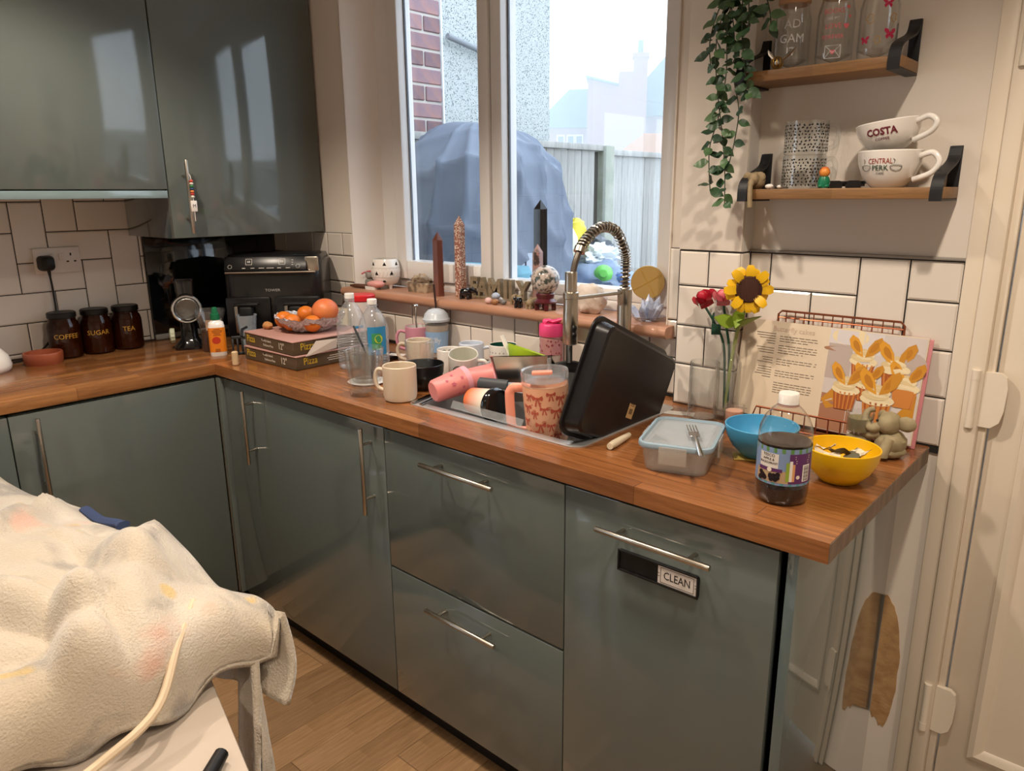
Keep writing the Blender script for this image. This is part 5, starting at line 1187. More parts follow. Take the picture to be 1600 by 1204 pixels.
part('arm', G().add(box(.075, .003, .006, (.0, .014, .006), .001)), M_blackg, sgq); part('arm', G().add(box(.07, .003, .006, (.02, .02, .011), .001)), M_blackg, sgq); part('bridge', G().add(box(.01, .003, .003, (0, -.004, .012), .001)), M_blackg, sgq)
solo('key_ring', tube([(.012*cos(i*pi/8), .012*sin(i*pi/8), .0025) for i in range(16)], .0025, 6, True), M_iron, 'small dark ring behind the resin calf', 'ring', (2.256, -.04, Z2))
# printed can glasses on the upper shelf
def can(lab, x, prt, y=-.062):
    t = thing('printed_glass', lab, 'glass', (x, y, Z1), facing(x, y), 'printed can glasses on the upper shelf')
    part('glass_wall', G().add(lathe([(0, 0), (.031, 0), (.035, .006), (.0365, .02), (.0365, .1), (.031, .122), (.0305, .13), (.029, .13), (.0295, .12), (.035, .099), (.035, .02), (0, .006)], 36)), M_glass, t)
    for m, fn in prt:
        g = G(); fn(g); part('print', g, m, t, smooth=None, kind='stuff')
    return t
M_pw = mat('print_white', 'd9dade', .5); M_pb = mat('print_lilac', '9db4dc', .5); M_pk = mat('print_pink', 'e0707a', .5); M_pm = mat('print_magenta', 'b01f4a', .45)
g1 = can('printed can glass with white letters and a timber lid', 2.262, [(M_pw, lambda g: [gz(g, w_, .024, .0367, -2, z) for w_, z in (('AD', .088), ('GAM', .06), ('IT', .034))])])
part('timber_lid', G().add(cyl(.033, .018, 30, .1305, .003)), mat('pale_lid', 'c29672', .55), g1); 
def heart(s): return [(.0, -s)]+[(s*(.5*d*0+(16*sin(t)**3)/16), s*(13*cos(t)-5*cos(2*t)-2*cos(3*t)-cos(4*t))/15) for d in (1,) for t in [pi+ -i*2*pi/14 for i in range(1, 14)]]
def pr2(g):
    for w_, z, s_ in (('BOOKS', .1, .013), ('LOVE', .072, .014), ('FOREVER', .052, .011)): gz(g, w_, s_, .0367, -8, z, sx=.95)
    for a, z, s_ in ((34, .107, .004), (42, .09, .0032), (32, .072, .006), (-4, .0235, .005)): g.add(wrap(prism(heart(s_), .0003), .0367, a, z))
def env(g):
    gz(g, 'ARE MY', .0075, .0367, -10, .0865)
    for a, b in (((-.015, -.012), (.015, -.012)), ((.015, -.012), (.015, .012)), ((.015, .012), (-.015, .012)), ((-.015, .012), (-.015, -.012)), ((-.015, .012), (0, -.002)), ((.015, .012), (0, -.002)), ((-.015, -.012), (-.004, .002)), ((.015, -.012), (.004, .002))):
        g.add(wrap(tube([(*a, .0003), (*b, .0003)], .0006, 4), .0367, -4, .024))
g2 = can('printed can glass with pink words and an envelope', 2.352, [(M_pk, pr2), (M_pw, env)])
part('timber_lid', G().add(cyl(.033, .018, 30, .1305, .003)), bpy.data.materials['pale_lid'], g2)
def bfly(s):
    q = G()
    for d in (-1, 1):
        for P in ([(0, 0), (.35, .75), (.95, .95), (1.05, .5), (.6, .05)], [(0, 0), (.6, 0), (.8, -.35), (.5, -.8), (.15, -.4)]): q.add(prism([(x*s*d, y*s) for x, y in P][::d], .0003))
    q.add(prism(ell(s*.08, s*.5, 8), .0004)); return q.v, q.f
def pr3(g):
    for a, z, s_ in ((22, .1, .010), (36, .045, .0115), (-38, .036, .0085)): g.add(wrap(bfly(s_), .0367, a, z))
def pr3b(g):
    for a, z, s_ in ((-26, .075, .009), (44, .075, .008), (0, .035, .007)): g.add(wrap(tube([(s_*cos(i*pi/5)*(1 if i % 2 else .5), s_*sin(i*pi/5), .0003) for i in range(10)], .0006, 4, True), .0367, a, z))
can('printed can glass with red butterflies', 2.436, [(M_pm, pr3), (M_gold, pr3b)])
wb2 = thing('wire_ball', 'small gold and silver wire bird ornament before the first can glass', 'ornament', (2.252, -.108, Z1), -70)
for k in range(5): part('wire_loop', tube([(.012*cos(i*pi/10), .012*sin(i*pi/10), 0) for i in range(20)], .001, 5, True), mat('gold_wire', 'b08a3a', .3, 1) if k == 0 else bpy.data.materials['gold_wire'], wb2, M=T(0, 0, .0135) @ R(36*k) @ R(90, 'X'))
part('wing', tube([(0, .01, .02), (-.004, .022, .03), (.0, .036, .044)], [.003, .004, .001], 6), M_chrome, wb2); part('wing', tube([(0, -.006, .02), (.0, -.016, .032), (.004, -.02, .04)], [.003, .004, .001], 6), M_chrome, wb2); part('core', ball(.008, 12, 8), M_chrome, wb2, M=T(0, 0, .0135))

# trailing artificial vine from the upper shelf
vn = thing('trailing_vine', 'trailing green leafy vine hanging from the upper shelf', 'plant', (2.17, -.145, 1.9))
M_leaf = [mat('vine_leaf_'+n_, c, .42, col2=c2_, scale=30) for n_, c, c2_ in (('dark', '1e3626', '2d4a30'), ('mid', '2b4a30', '3f5f3a'), ('light', '3d5c38', '55724a'))]
M_vst = mat('vine_stem', '3a4434', .6)
def vleaf():
    v, f = leafg(.034, .021, 7); v = [(x, y, z+.0015*sin(x*260)) for x, y, z in v]
    o = [(x, y, z-.0006) for x, y, z in v]; return G().add((v, f)).add((o, [tuple(reversed(q)) for q in f]))
LM = [mesh_of('leaf', vleaf(), m, 60) for m in M_leaf]
O = Vector(vn.location)
strands = [  # world polylines (x, y, z), leaf count
    ([(2.165, -.13, 1.93), (2.145, -.15, 1.85), (2.132, -.155, 1.77), (2.14, -.15, 1.68), (2.15, -.14, 1.6), (2.16, -.135, 1.52), (2.165, -.135, 1.44)], 40),
    ([(2.175, -.13, 1.93), (2.155, -.15, 1.83), (2.155, -.145, 1.72), (2.14, -.14, 1.63), (2.125, -.145, 1.56), (2.13, -.14, 1.47)], 30),
    ([(2.185, -.13, 1.93), (2.185, -.15, 1.86), (2.19, -.15, 1.78), (2.2, -.145, 1.71), (2.213, -.143, 1.672)], 24),
    ([(2.2, -.12, 1.93), (2.225, -.14, 1.88), (2.244, -.145, 1.83), (2.248, -.143, 1.80)], 12),
    ([(2.16, -.13, 1.93), (2.13, -.14, 1.86), (2.112, -.145, 1.79), (2.116, -.14, 1.73)], 16),
    ([(2.168, -.13, 1.70), (2.185, -.135, 1.64), (2.18, -.135, 1.58), (2.17, -.135, 1.53)], 8),
    ([(2.15, -.12, 1.95), (2.15, -.135, 1.88), (2.165, -.14, 1.8), (2.172, -.14, 1.73)], 22), ([(2.19, -.14, 1.95), (2.2, -.155, 1.88), (2.205, -.155, 1.8)], 16)]
for P, n in strands:
    sp3 = spline([Vector(p)-O for p in P], 8); part('stem', tube(sp3, .0013, 5), M_vst, vn)
    for k in range(n):
        u = (k+.6)/n*(len(sp3)-1.01); i = int(u); p = sp3[i].lerp(sp3[i+1], u-i); a = k*137.5+random.uniform(-25, 25)
        d = Vector((cos(radians(a)), sin(radians(a))*.55-.15, random.uniform(-.75, .05))); nrm = Vector((random.uniform(-.5, .5), -1, random.uniform(.1, .9)))
        link('leaf', random.choice(LM if k % 3 else LM[:2]), vn, T(*p) @ frame((0, 0, 0), d, nrm.cross(d)) @ S(random.uniform(.72, 1.12)))

# ================================================================ WINDOW BOARD ITEMS
op = thing('tealight_pot', 'white rounded ceramic pot with cut triangles on three feet', 'pot', (.692, .056, SILL), facing(.69, .05))
pp = [(0, .012), (.03, .012), (.046, .022), (.055, .045), (.0565, .07), (.052, .095), (.045, .112), (.043, .112), (.049, .094), (.053, .07), (.05, .045), (.03, .018), (0, .017)]
part('pot_body', G().add(lathe(pp, 44)), M_white, op)
for a in (0, 120, 240): part('foot', G().add(lathe([(0, 0), (.006, 0), (.01, .02), (0, .022)], 12), 0, R(a+30) @ T(.03, 0, 0)), M_white, op)
rp = lambda z: .055+(.0565-.055)*(z-.045)/.025 if z < .07 else .0565-.0045*(z-.07)/.025
for a, z in ((-5, .094), (-38, .06), (22, .06), (-8, .032), (50, .094), (-60, .094)):
    r_ = (.0525 if z > .09 else .0565 if z > .05 else .0495)
    part('cut_triangle', G().add(wrap(prism([(-.007, -.005), (.007, -.005), (0, .0085)], .0012), r_, a, z)), M_black, op, smooth=None)
g = G()
for z in (.045, .08): g.add(tube([((rp(z)+.0003)*cos(i*pi/20), (rp(z)+.0003)*sin(i*pi/20), z) for i in range(40)], .0007, 4, True))
for i in range(24):
    a = radians(15*i)
    for z0, z1 in ((.047, .062), (.062, .078)): g.add(tube([(rp(z0)*cos(a), rp(z0)*sin(a), z0), (rp(z1)*cos(a+.13), rp(z1)*sin(a+.13), z1)] if z0 < .05 else [(rp(z0)*cos(a+.13), rp(z0)*sin(a+.13), z0), (rp(z1)*cos(a), rp(z1)*sin(a), z1)], .0007, 4))
part('carved_lines', g, mat('carved_shadow_grey', 'bdb6ae', .5), op, kind='stuff')
M_red2 = mat('ribbon_red', 'c0394a', .5); M_greyf = mat('figure_grey', 'a9a49c', .5, col2='6f6a66', scale=60)
fg2 = thing('figurine', 'small grey figurine with a red ribbon in the window corner', 'figurine', (.622, .03, SILL), facing(.6, .0))
part('body', rock(.018, (1, 1, 1.1), .15, 3, 41), M_greyf, fg2, M=T(0, 0, .019)); part('head', rock(.0155, (1, 1, .95), .1, 3, 42), M_greyf, fg2, M=T(.004, 0, .045)); part('ribbon', tube(spline([(0, -.03, .052), (.0, -.012, .06), (.002, .0, .062), (.0, .014, .06), (.0, .024, .048)], 4), .003, 6), M_red2, fg2)
for s_ in (-1, 1): part('ear', ball(.005, 10, 6), M_greyf, fg2, M=T(.002, .012*s_, .057))
solo('soap_stone', G().add(rock(.034, (1.1, .6, .42), .06, 2, 44)), mat('pink_stone', 'd99a94', .35, sss=.1), 'smooth pink oval stone in front of the white pot', 'stone', (.703, -.004, SILL+.0205), 20)
nbq = thing('nail_brush', 'wooden brush with white bristles at the end of the window board', 'brush', (.63, -.018, SILL), 10)
part('brush_back', G().add(tube([(-.055, 0, .0095), (-.03, 0, .0095), (.02, 0, .0095), (.03, 0, .0095)], [.004, .008, .009, .006], 10)), mat('dark_wood', '5c3a28', .5), nbq); part('bristles', G().add(rloft([(.05, .022, .008, 0), (.052, .024, .008, .012)])), M_white, nbq, M=T(.055, -.004, 0))
M_geo = mat('geode_rock', '6d5d4c', .6, col2='b09c84', scale=34, thr=(.42, .6), bump=(60, 1))
solo('geode', G().add(rloft([(.095, .045, .008, .0), (.104, .05, .01, .03), (.1, .046, .01, .036)])).add(rock(.03, (1.55, .75, .8), .35, 3.4, 7), 0, T(.005, 0, .04)), M_geo, 'brown crystal geode slab standing behind the brown tower', 'crystal', (.89, .058, SILL), 6, smooth=20)
def tower(name, lab, x, y, w, h, tip, m, rz, m2=None, group='crystal towers on the window board'):
    n = 6; g = G(); rr = w/2
    ring = lambda r, z: [(r*cos(2*pi*i/n), r*sin(2*pi*i/n), z) for i in range(n)]
    g.add(loft([ring(rr, 0), ring(rr*.93, h-tip), ring(.0008, h)]))
    return solo(name, g, m, lab, 'crystal', (x, y, SILL), rz, group, smooth=None)
M_bt = mat('brown_jasper', '4f2822', .2, col2='7a4a3a', scale=12, stretch=(1, 1, .25), coat=.5); M_rt = mat('speckled_jasper', '8f5848', .25, col2='d5c4b4', scale=240, thr=(.5, .58), coat=.4)
M_bk = mat('obsidian', '0b0b10', .07, coat=.6); M_pt = mat('pink_marble', '9c7670', .25, col2='3f3434', scale=34, thr=(.52, .6), coat=.4)
tower('crystal_tower', 'dark brown pointed crystal tower', 1.028, .022, .042, .222, .028, M_bt, 10); tower('crystal_tower', 'tall red and white speckled crystal tower', 1.092, .065, .044, .276, .03, M_rt, 20)
tower('crystal_tower', 'tallest black polished crystal tower', 1.445, .078, .052, .328, .028, M_bk, 8); tower('crystal_tower', 'short pinkish marbled tower behind the speckled sphere', 1.468, .0365, .036, .195, .024, M_pt, 25)
def critter(name, lab, x, y, s, m, rz, cat='figurine', group=None):
    t = thing(name, lab, cat, (x, y, SILL), rz, group)
    part('body', rock(.017*s, (1.35, .9, .95), .08, 2.5, 3), m, t, M=T(0, 0, .0225*s)); part('head', rock(.011*s, (1, .9, .9), .08, 2.5, 5), m, t, M=T(.026*s, 0, .03*s))
    for px_, py_ in ((.014, .008), (.014, -.008), (-.014, .008), (-.014, -.008)): part('leg', G().add(cyl(.0055*s, .018*s, 10)), m, t, M=T(px_*s, py_*s, 0))
    part('snout', tube([(.034*s, 0, .03*s), (.043*s, 0, .025*s), (.045*s, 0, .014*s)], [.006*s, .0045*s, .003*s], 8), m, t)
    for q in (-1, 1): part('ear', ball(.0065*s, 10, 6, (.45, 1, 1)), m, t, M=T(.022*s, .010*s*q, .036*s))
    return t
critter('bear_figurine', 'shiny black bear figurine by the speckled tower', 1.158, .024, 1.0, M_bk, 15)
critter('elephant_figurine', 'small beige elephant figurine before the letter L', 1.385, .025, .9, M_res, -20); critter('elephant_figurine', 'small black elephant figurine beside the sphere stand', 1.43, -.012, .85, M_bk, -60); critter('elephant_figurine', 'tan stone elephant figurine tucked beside the sphere stand', 1.474, -.006, .8, M_res, 100)
# driftwood word
M_drift = mat('driftwood', '8f8068', .8, col2='6f634f', scale=10, stretch=(1, 1, 5), bump=(60, .5))
fs = thing('word_sign', 'weathered wooden letters spelling FAMILY', 'sign', (1.265, .0825, SILL))
part('base_bar', lohi(-.14, .138, -.012, .012, 0, .006, .001), M_drift, fs)
def fat(ch_):
    c = bpy.data.curves.new('letter', 'FONT'); c.body = ch_; c.size = .092; c.extrude = .008; c.offset = .0028; c.align_x = 'CENTER'; c.bevel_depth = .0006; c.resolution_u = 3
    o = bpy.data.objects.new('letter', c); COL.objects.link(o); me = bpy.data.meshes.new_from_object(o.evaluated_get(bpy.context.evaluated_depsgraph_get()))
    r = [tuple(q.co) for q in me.vertices], [tuple(p.vertices) for p in me.polygons]; COL.objects.unlink(o); bpy.data.objects.remove(o); bpy.data.curves.remove(c); bpy.data.meshes.remove(me); return r
for ch_, x, s_ in (('F', -.119, .85), ('A', -.078, .8), ('M', -.021, .85), ('I', .03, 1), ('L', .063, .85), ('Y', .106, .9)):
    part('letter', G().add(fat(ch_), 0, T(x, 0, .0055) @ R(90, 'X') @ S(s_, .98, 1)), M_drift, fs, smooth=30)
M_tum = [mat('tumble_'+n_, c, .2, coat=.4) for n_, c in (('pink', 'd9b5b0'), ('blue', 'a9b4c8'), ('brown', '9a6a44'), ('grey', '6c6a68'), ('white', 'dcd8d4'))]
for i, (x, y, r, z, lab) in enumerate(((1.30, -.012, .0125, 0, 'pale pink tumbled stone at the near end of the stone pile'), (1.318, .004, .0135, .014, 'blue-grey tumbled stone heaped on the pile'), (1.332, -.016, .012, 0, 'brown tumbled stone at the front of the pile'), (1.354, .0, .010, 0, 'dark grey tumbled stone at the sphere side of the pile'), (1.312, .026, .012, 0, 'white tumbled stone at the back of the pile'))):
    solo('tumbled_stone', rock(r, (1.2, 1, .85), .12, 2, i+3, 2), M_tum[i], lab, 'stone', (x, y, SILL+r*.84+z), group='tumbled stones on the window board')
ss = thing('sphere_stand', 'dark red carved stand under the speckled sphere', 'stand', (1.529, .0, SILL))
part('stand_ring', G().add(lathe([(0, .022), (.034, .022), (.036, .027), (.03, .032), (.026, .036), (.029, .05), (.026, .054), (.022, .046), (0, .044)], 28)), mat('oxblood_lacquer', '4f121c', .3, coat=.3), ss)
for a in (45, 135, 225, 315): part('foot', G().add(box(.014, .014, .022, (.026, 0, .011), .003)), bpy.data.materials['oxblood_lacquer'], ss, M=R(a))
solo('stone_sphere', ball(.0445, 36, 24), mat('speckled_sphere', 'bdb0a8', .12, col2='434a45', scale=75, thr=(.46, .6), coat=.6), 'speckled polished stone sphere on the red stand', 'sphere', (1.529, .0, SILL+.0535+.0385))
solo('pale_rock', G().add(rock(.05, (1.1, .75, .95), .16, 2.2, 15, 4, -.04), 0, T(0, 0, .04)), mat('chalky_rock', 'd6c9bd', .8, col2='9c7f6c', scale=16, thr=(.55, .72), bump=(40, .8)), 'chalky white rock between the two arms of the tap', 'rock', (1.669, .04, SILL), smooth=40)
cd_ = solo('glass_dish', G().add(lathe([(0, .001), (.03, 0), (.045, .008), (.047, .012), (.044, .012), (.03, .004), (0, .004)], 32)), M_glass, 'shallow glass dish under the blue crystals', 'dish', (1.872, .035, SILL))
cc = thing('crystal_cluster', 'blue-white crystal cluster in a glass dish at the window end', 'crystal', (1.872, .035, SILL+.005))
M_cry = mat('blue_white_crystal', 'c3cde2', .2, col2='8494bd', scale=30, coat=.5)
for i in range(16):
    a, r_ = random.uniform(0, 6.28), random.uniform(0, .026); L = random.uniform(.036, .066); w = random.uniform(.009, .014)
    ring = lambda r, z: [(r*cos(pi*k/3), r*sin(pi*k/3), z) for k in range(6)]
    part('crystal', loft([ring(w, 0), ring(w*.9, L*.7), ring(.0005, L)]), M_cry, cc, M=T(r_*cos(a), r_*sin(a), .002) @ R(math.degrees(a)) @ R(r_/.024*38, 'Y'), smooth=None)
M_brass = mat('spun_brass', 'c4a262', .38, .55)
gd = thing('brass_disc', 'round spun brass disc leaning against the window frame', 'ornament', M=T(1.835, .088, SILL+.098) @ frame((0, 0, 0), (.86, .5, 0), (0, .1, 1)))
part('disc', G().add(lathe([(0, 0), (.046, .0), (.0475, .002), (.0475, .014), (.046, .016), (0, .0165)], 44)), M_brass, gd)
part('scored_line', G().add(box(.088, .0012, .0006, (0, 0, .0168))).add(box(.0012, .088, .0006, (0, 0, .0168))), M_gold, gd, M=R(30), smooth=None)

# ================================================================ THINGS IN THE PASSAGE OUTSIDE
M_tarp = mat('tarp_cloth', '7a8495', .42, col2='6c7688', scale=3)
def tarp():
    v, f = [], []; n, m = 150, 70
    for k in range(m+1):
        u = k/m
        for i in range(n):
            a = 2*pi*i/n; ca, sa = cos(a), sin(a)
            r = (abs(ca)**2.6+abs(sa)**2.6)**(-1/2.6)
            w = min(1, sin(min(u, .62)/.62*pi/2)**.8); x, y = .40*r*ca*w, .39*r*sa*w
            z = 1.92-.12*(1-cos(min(1, u/.55)*pi))-max(0, u-.42)**1.1*1.75
            q1 = a*7+2.2*u+2.5*noise.noise(Vector((ca*1.4, sa*1.4, u*1.2))); q2 = (z*1.3+y*1.1-x*.6)*9+3*noise.noise(Vector((x*2, y*2, z*2)))
            fold = .034*(1-abs(sin(q1)))**2.2*min(1, u*2.2)+.045*noise.noise(Vector((x*2.5, y*2.5, u*2+2)))+.018*(1-abs(sin(q2)))**2.5*min(1, u*2.5)
            droop = .22*max(0, y/.62)**2*w
            v.append((x+ca*fold, y+sa*fold, z-droop+fold*.7))
    for k in range(m):
        for i in range(n): f.append((k*n+i, k*n+(i+1) % n, (k+1)*n+(i+1) % n, (k+1)*n+i))
    return v, f
tq = thing('covered_heap', 'tall heap under a blue-grey weather cover outside the window', 'cover', (.32, .97, -.12))
part('cover_cloth', G().add(tarp()), M_tarp, tq, smooth=180)
MFL = frame((.40, -.14, 1.2), (.66, .75, 0), (-.25, .2, 1)); M_ltr = mat('cover_letters', '22304a', .6)
part('white_flash', G().add(box(.12, .26, .004), 0, MFL), mat('cover_white', 'c3cede', .6), tq, smooth=None)
part('letters', G().add(text('DELT', .085, .002), 0, MFL @ T(.01, .01, .003) @ R(-72)), M_ltr, tq, smooth=None)
bx_ = thing('storage_box', 'white plastic garden box below the covered heap', 'box', (.82, .47, -.12))
part('box_body', lohi(-.36, .42, -.14, .0, 0, 1.22, .01), mat('pale_plastic', 'd3dbe0', .5), bx_); part('box_lid', lohi(-.38, .44, -.15, .01, 1.222, 1.27, .01), mat('pale_plastic2', 'dfe6ea', .45), bx_)
solo('folded_sheet', rloft([(.34, .1, .03, 0), (.36, .12, .04, .02), (.34, .1, .03, .045)]), mat('teal_sheet', '6aa0b4', .6), 'folded teal sheet lying on the garden box', 'sheet', (.92, .40, 1.1515), 4)
bt_ = thing('recycling_box', 'blue garden recycling box holding the bags', 'box', (.5, 1.78, -.12)); part('box_body', rloft([(.55, .5, .05, 0), (.62, .56, .06, .92), (.64, .58, .06, .92), (.64, .58, .06, .95), (.6, .54, .05, .95), (.5, .45, .05, .02)]), mat('recycling_blue', '5b76a5', .5), bt_)
solo('bin_bag', rock(.27, (1, .85, .5), .25, 2.2, 31, 4), glass('bag_blue', 'a9bcd8', '7f95b8', .2, .55), 'bulging translucent blue rubbish bag outside the window', 'bag', (.5, 1.68, .97), smooth=60)
solo('carrier_bag', rock(.12, (1.1, .9, .55), .5, 3.4, 33, 4), mat('white_bag', 'dfe6ea', .4), 'white tied carrier bag on top of the blue bag', 'bag', (.46, 1.76, 1.12), smooth=50)
solo('black_bag', rock(.1, (1, .9, .7), .4, 3, 36, 3), mat('dark_bag', '4a5058', .35), 'dark crumpled bag at the back of the rubbish', 'bag', (.36, 1.9, 1.16), smooth=50)
yg = solo('yellow_bag', rock(.11, (.8, .8, 1), .4, 2.6, 37, 3), mat('yellow_bag', 'e3cf3f', .4), 'crumpled yellow bag behind the milk bottle', 'bag', (.40, 1.62, 1.225), smooth=50)
mk = thing('milk_bottle', 'empty milk bottle with a blue cap lying on the rubbish', 'bottle', M=T(.5, 1.45, 1.12) @ R(40) @ R(-24, 'X'))
part('bottle_body', rloft([(.1, .1, .03, 0), (.11, .11, .03, .01), (.11, .11, .03, .12), (.05, .05, .02, .19), (.04, .04, .018, .2)]), mat('milky_plastic', 'd9d6c0', .4), mk); part('cap', G().add(cyl(.026, .022, 20, .2, .003)), mat('cap_blue', '3f8fc9', .4), mk)
gn = thing('green_bottle', 'bright green bottle top poking out of the blue bag', 'bottle', M=T(.66, 1.56, 1.045) @ R(-55) @ R(80, 'Y'))
part('bottle_body', G().add(lathe([(0, -.05), (.05, -.05), (.055, -.02), (.045, .02), (.022, .045), (.02, .09), (0, .092)], 24)), mat('lime_bottle', '6fc95a', .4), gn)
solo('blue_bottle', G().add(lathe([(0, -.09), (.04, -.09), (.045, -.05), (.04, .03), (.016, .08), (0, .085)], 20), 0, R(70, 'Y')), mat('deep_blue_bottle', '3f5f9c', .4), 'deep blue bottle sticking out beside the green top', 'bottle', (.7, 1.64, 1.0), -30)
solo('gate_post', G().add(lohi(-.06, .06, -.06, .06, 0, 1.5, .006)).add(lohi(-.075, .075, -.075, .075, 1.5, 1.54, .006)), mat('pink_post', 'b9a19c', .9), 'pinkish brick post at the far end of the passage', 'post', (.62, 2.62, -.12))

# ================================================================ FOREGROUND: TABLE, FLEECE BLANKET
M_tab = mat('table_white', 'bdb0a2', .4)
tb = thing('side_table', 'white table under the fleece blanket', 'table', (1.662, -1.585, 0), -15)
part('table_top', lohi(-.22, .62, -.6, .335, .675, .705, .006), M_tab, tb)
for x in (-.18, .575):
    for y in (-.55, .285): part('leg', lohi(x-.022, x+.022, y-.022, y+.022, 0, .676, .004), M_tab, tb)
# blanket: a sheet laid over the table, heaped, hanging over its far edge
m, nt, b, o_ = newmat('fleece'); N_, L_ = nt.nodes, nt.links
tcf = N_.new('ShaderNodeTexCoord')
def ramp(src, stops):
    c = N_.new('ShaderNodeValToRGB'); e = c.color_ramp.elements
    while len(e) < len(stops): e.new(.5)
    for i, (p, col) in enumerate(stops): e[i].position = p; e[i].color = rgba(col)
    L_.new(src, c.inputs[0]); return c.outputs[0]
def nz_(s, d, off=(0, 0, 0)):
    mp = N_.new('ShaderNodeMapping'); mp.inputs['Location'].default_value = off; L_.new(tcf.outputs['Object'], mp.inputs[0])
    n = N_.new('ShaderNodeTexNoise'); n.inputs['Scale'].default_value = s; n.inputs['Detail'].default_value = d; L_.new(mp.outputs[0], n.inputs['Vector']); return n.outputs['Fac']
base = ramp(nz_(5, 3), [(.3, 'cfc6b8'), (.7, 'bdb09c')])
def over(a, mask, col):
    mx = N_.new('ShaderNodeMix'); mx.data_type = 'RGBA'; L_.new(mask, mx.inputs[0]); L_.new(a, mx.inputs[6]); mx.inputs[7].default_value = rgba(col); return mx.outputs[2]
msk = lambda f, lo, hi: ramp(f, [(lo, '000000'), (hi, 'e0e0e0')])
c_ = over(base, msk(nz_(7.5, 5, (2, 1, 0)), .55, .64), '8f8983'); c_ = over(c_, msk(nz_(6, 3, (5, 4, 0)), .645, .73), 'd3a592'); c_ = over(c_, msk(nz_(9, 2, (8, 2, 0)), .66, .70), 'cfae62')
L_.new(c_, b.inputs['Base Color']); b.inputs['Roughness'].default_value = .95; b.inputs['Sheen Weight'].default_value = .6; b.inputs['Sheen Roughness'].default_value = .4
n1 = N_.new('ShaderNodeTexNoise'); n1.inputs['Scale'].default_value = 260; n1.inputs['Detail'].default_value = 3; L_.new(tcf.outputs['Object'], n1.inputs['Vector'])
bp_ = N_.new('ShaderNodeBump'); bp_.inputs['Strength'].default_value = .65; bp_.inputs['Distance'].default_value = .004; L_.new(n1.outputs['Fac'], bp_.inputs['Height']); L_.new(bp_.outputs[0], b.inputs['Normal'])
def sstep(a, b_, x):
    t = max(0, min(1, (x-a)/(b_-a))); return t*t*(3-2*t)
def edge_y(x): return -1.19-.07*sstep(1.93, 1.27, x)*1-.075*sstep(1.27, .8, x)
def heap(x, y):
    """height of the blanket over the floor plan, world coordinates"""
    h = .80+.03*sstep(1.2, .7, x)+.028*math.exp(-((x-1.55)/.36)**2)
    h += .05*math.exp(-((x-1.55)/.35)**2-((y+1.5)/.12)**2)-.035*math.exp(-((x-1.75)/.2)**2-((y+1.62)/.1)**2)+.05*math.exp(-((x-1.3)/.4)**2-((y+1.75)/.2)**2)
    h += .022*noise.noise(Vector((x*4, y*7, 1)))+.012*noise.noise(Vector((x*10, y*14, 4)))
    h += .045*(1-abs(sin((x*1.2+y*2.1)*4.4+1.6*noise.noise(Vector((x*2, y*2, 6))))))**2.5*sstep(.9, 1.4, x)
    for (ax, ay), (bx2, by2), hh, ww in (((1.66, -1.56), (1.79, -1.445), .034, .03), ((1.79, -1.445), (1.87, -1.47), .034, .028), ((1.87, -1.47), (1.86, -1.6), .03, .03), ((1.5, -1.36), (1.75, -1.32), .02, .03), ((1.86, -1.28), (1.9, -1.42), .022, .02), ((1.45, -1.62), (1.6, -1.72), .03, .035)):
        dx, dy = bx2-ax, by2-ay; t = max(0, min(1, ((x-ax)*dx+(y-ay)*dy)/(dx*dx+dy*dy))); q = ((x-ax-t*dx)**2+(y-ay-t*dy)**2)/ww**2
        h += hh*math.exp(-q)-hh*.5*math.exp(-max(0, q-2.2)**2*.6)*(q > .8)*.5
    h += .014*sin((x*.8+y*1.6)*15+3*noise.noise(Vector((x*3, y*3, 9))))*sstep(1.3, 1.8, x)
    return h
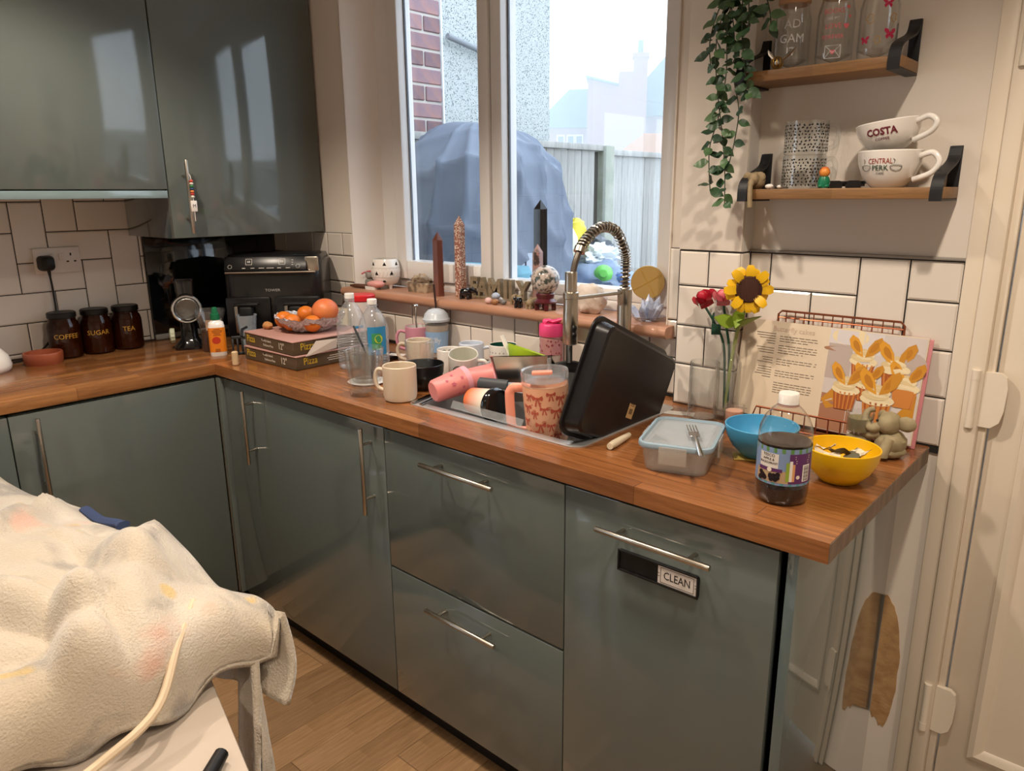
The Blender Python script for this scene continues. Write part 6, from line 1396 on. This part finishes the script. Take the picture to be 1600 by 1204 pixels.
def blanket():
    v, f = [], []; nu, nv = 130, 90
    for i in range(nu+1):
        for j in range(nv+1):
            u, w = i/nu, j/nv; x = .72+1.215*u; yb = edge_y(x); y0 = -2.05
            if w < .82:
                t = w/.82; y = y0+(yb-y0)*t; z = heap(x, y)-.03*sstep(.93, 1, t)
            else:
                s = (w-.82)/.18; y = yb+.012*sin(s*pi)-.03*s+.01*sin(x*26)*s; z = heap(x, yb)-.03-s*(.17+.03*sin(x*9))
            e = sstep(.90, 1.0, u)
            if w < .82:
                lo = .7085+.012*(1+sin(w*46)); z = z+(lo-z)*e**1.6; x += .045*sin(e*pi)+.02*sin(y*21)*u**6+.012*noise.noise(Vector((y*16, 2, 2)))*u**4
            else: x += .03*e*s
            v.append((x, y+.02*noise.noise(Vector((x*6, w*9, 2)))*.5, max(z, .7085) if w < .82 else z))
    for i in range(nu):
        for j in range(nv): a = i*(nv+1)+j; f.append((a, a+nv+1, a+nv+2, a+1))
    return v, f
def flap():
    v, f = [], []; nu, nv = 24, 34
    for i in range(nu+1):
        for j in range(nv+1):
            u, w = i/nu, j/nv
            x = 1.80+.11*u+.10*w+.018*sin(u*9+w*3)*w; y = -1.212-.05*w-.02*u+.022*sin(u*11+1.5*w)*w; z = .74-.34*w-.03*u*w
            v.append((x, y, z))
    for i in range(nu):
        for j in range(nv): a = i*(nv+1)+j; f.append((a, a+nv+1, a+nv+2, a+1))
    return v, f
bl = solo('fleece_blanket', G().add(blanket()), m, 'cream fleece blanket with faded animal prints heaped on the white table', 'blanket', smooth=180)
md = bl.modifiers.new('thick', 'SOLIDIFY'); md.thickness = .012; md.offset = 1
fq = part('hanging_corner', flap(), m, bl, smooth=180); md = fq.modifiers.new('thick', 'SOLIDIFY'); md.thickness = .014; md.offset = 0
part('hem_cord', tube(spline([(1.86, -1.3, .835), (1.93, -1.36, .82), (1.985, -1.42, .77), (2.0, -1.5, .745), (2.01, -1.58, .735), (2.02, -1.7, .73)], 6), .0065, 8), mat('hem_ribbon', 'd8c3a6', .7), bl)
solo('navy_cloth', G().add(tube(spline([(x_, edge_y(x_)-.004, heap(x_, edge_y(x_))-.008) for x_ in (1.27, 1.35, 1.42, 1.45)], 4), [.012]*5+[.014]*4+[.011]*2+[.015]*2, 8, flat=.6)), mat('navy_cloth', '2f3f63', .8), 'navy blue strap end showing over the top of the blanket', 'strap')
solo('hair_brush', G().add(tube([(0, 0, .012), (.03, 0, .012), (.11, 0, .012), (.18, 0, .012)], [.008, .014, .012, .01], 12)), M_black, 'black handle lying on the white table', 'handle', (2.19, -1.515, .7055), 130)
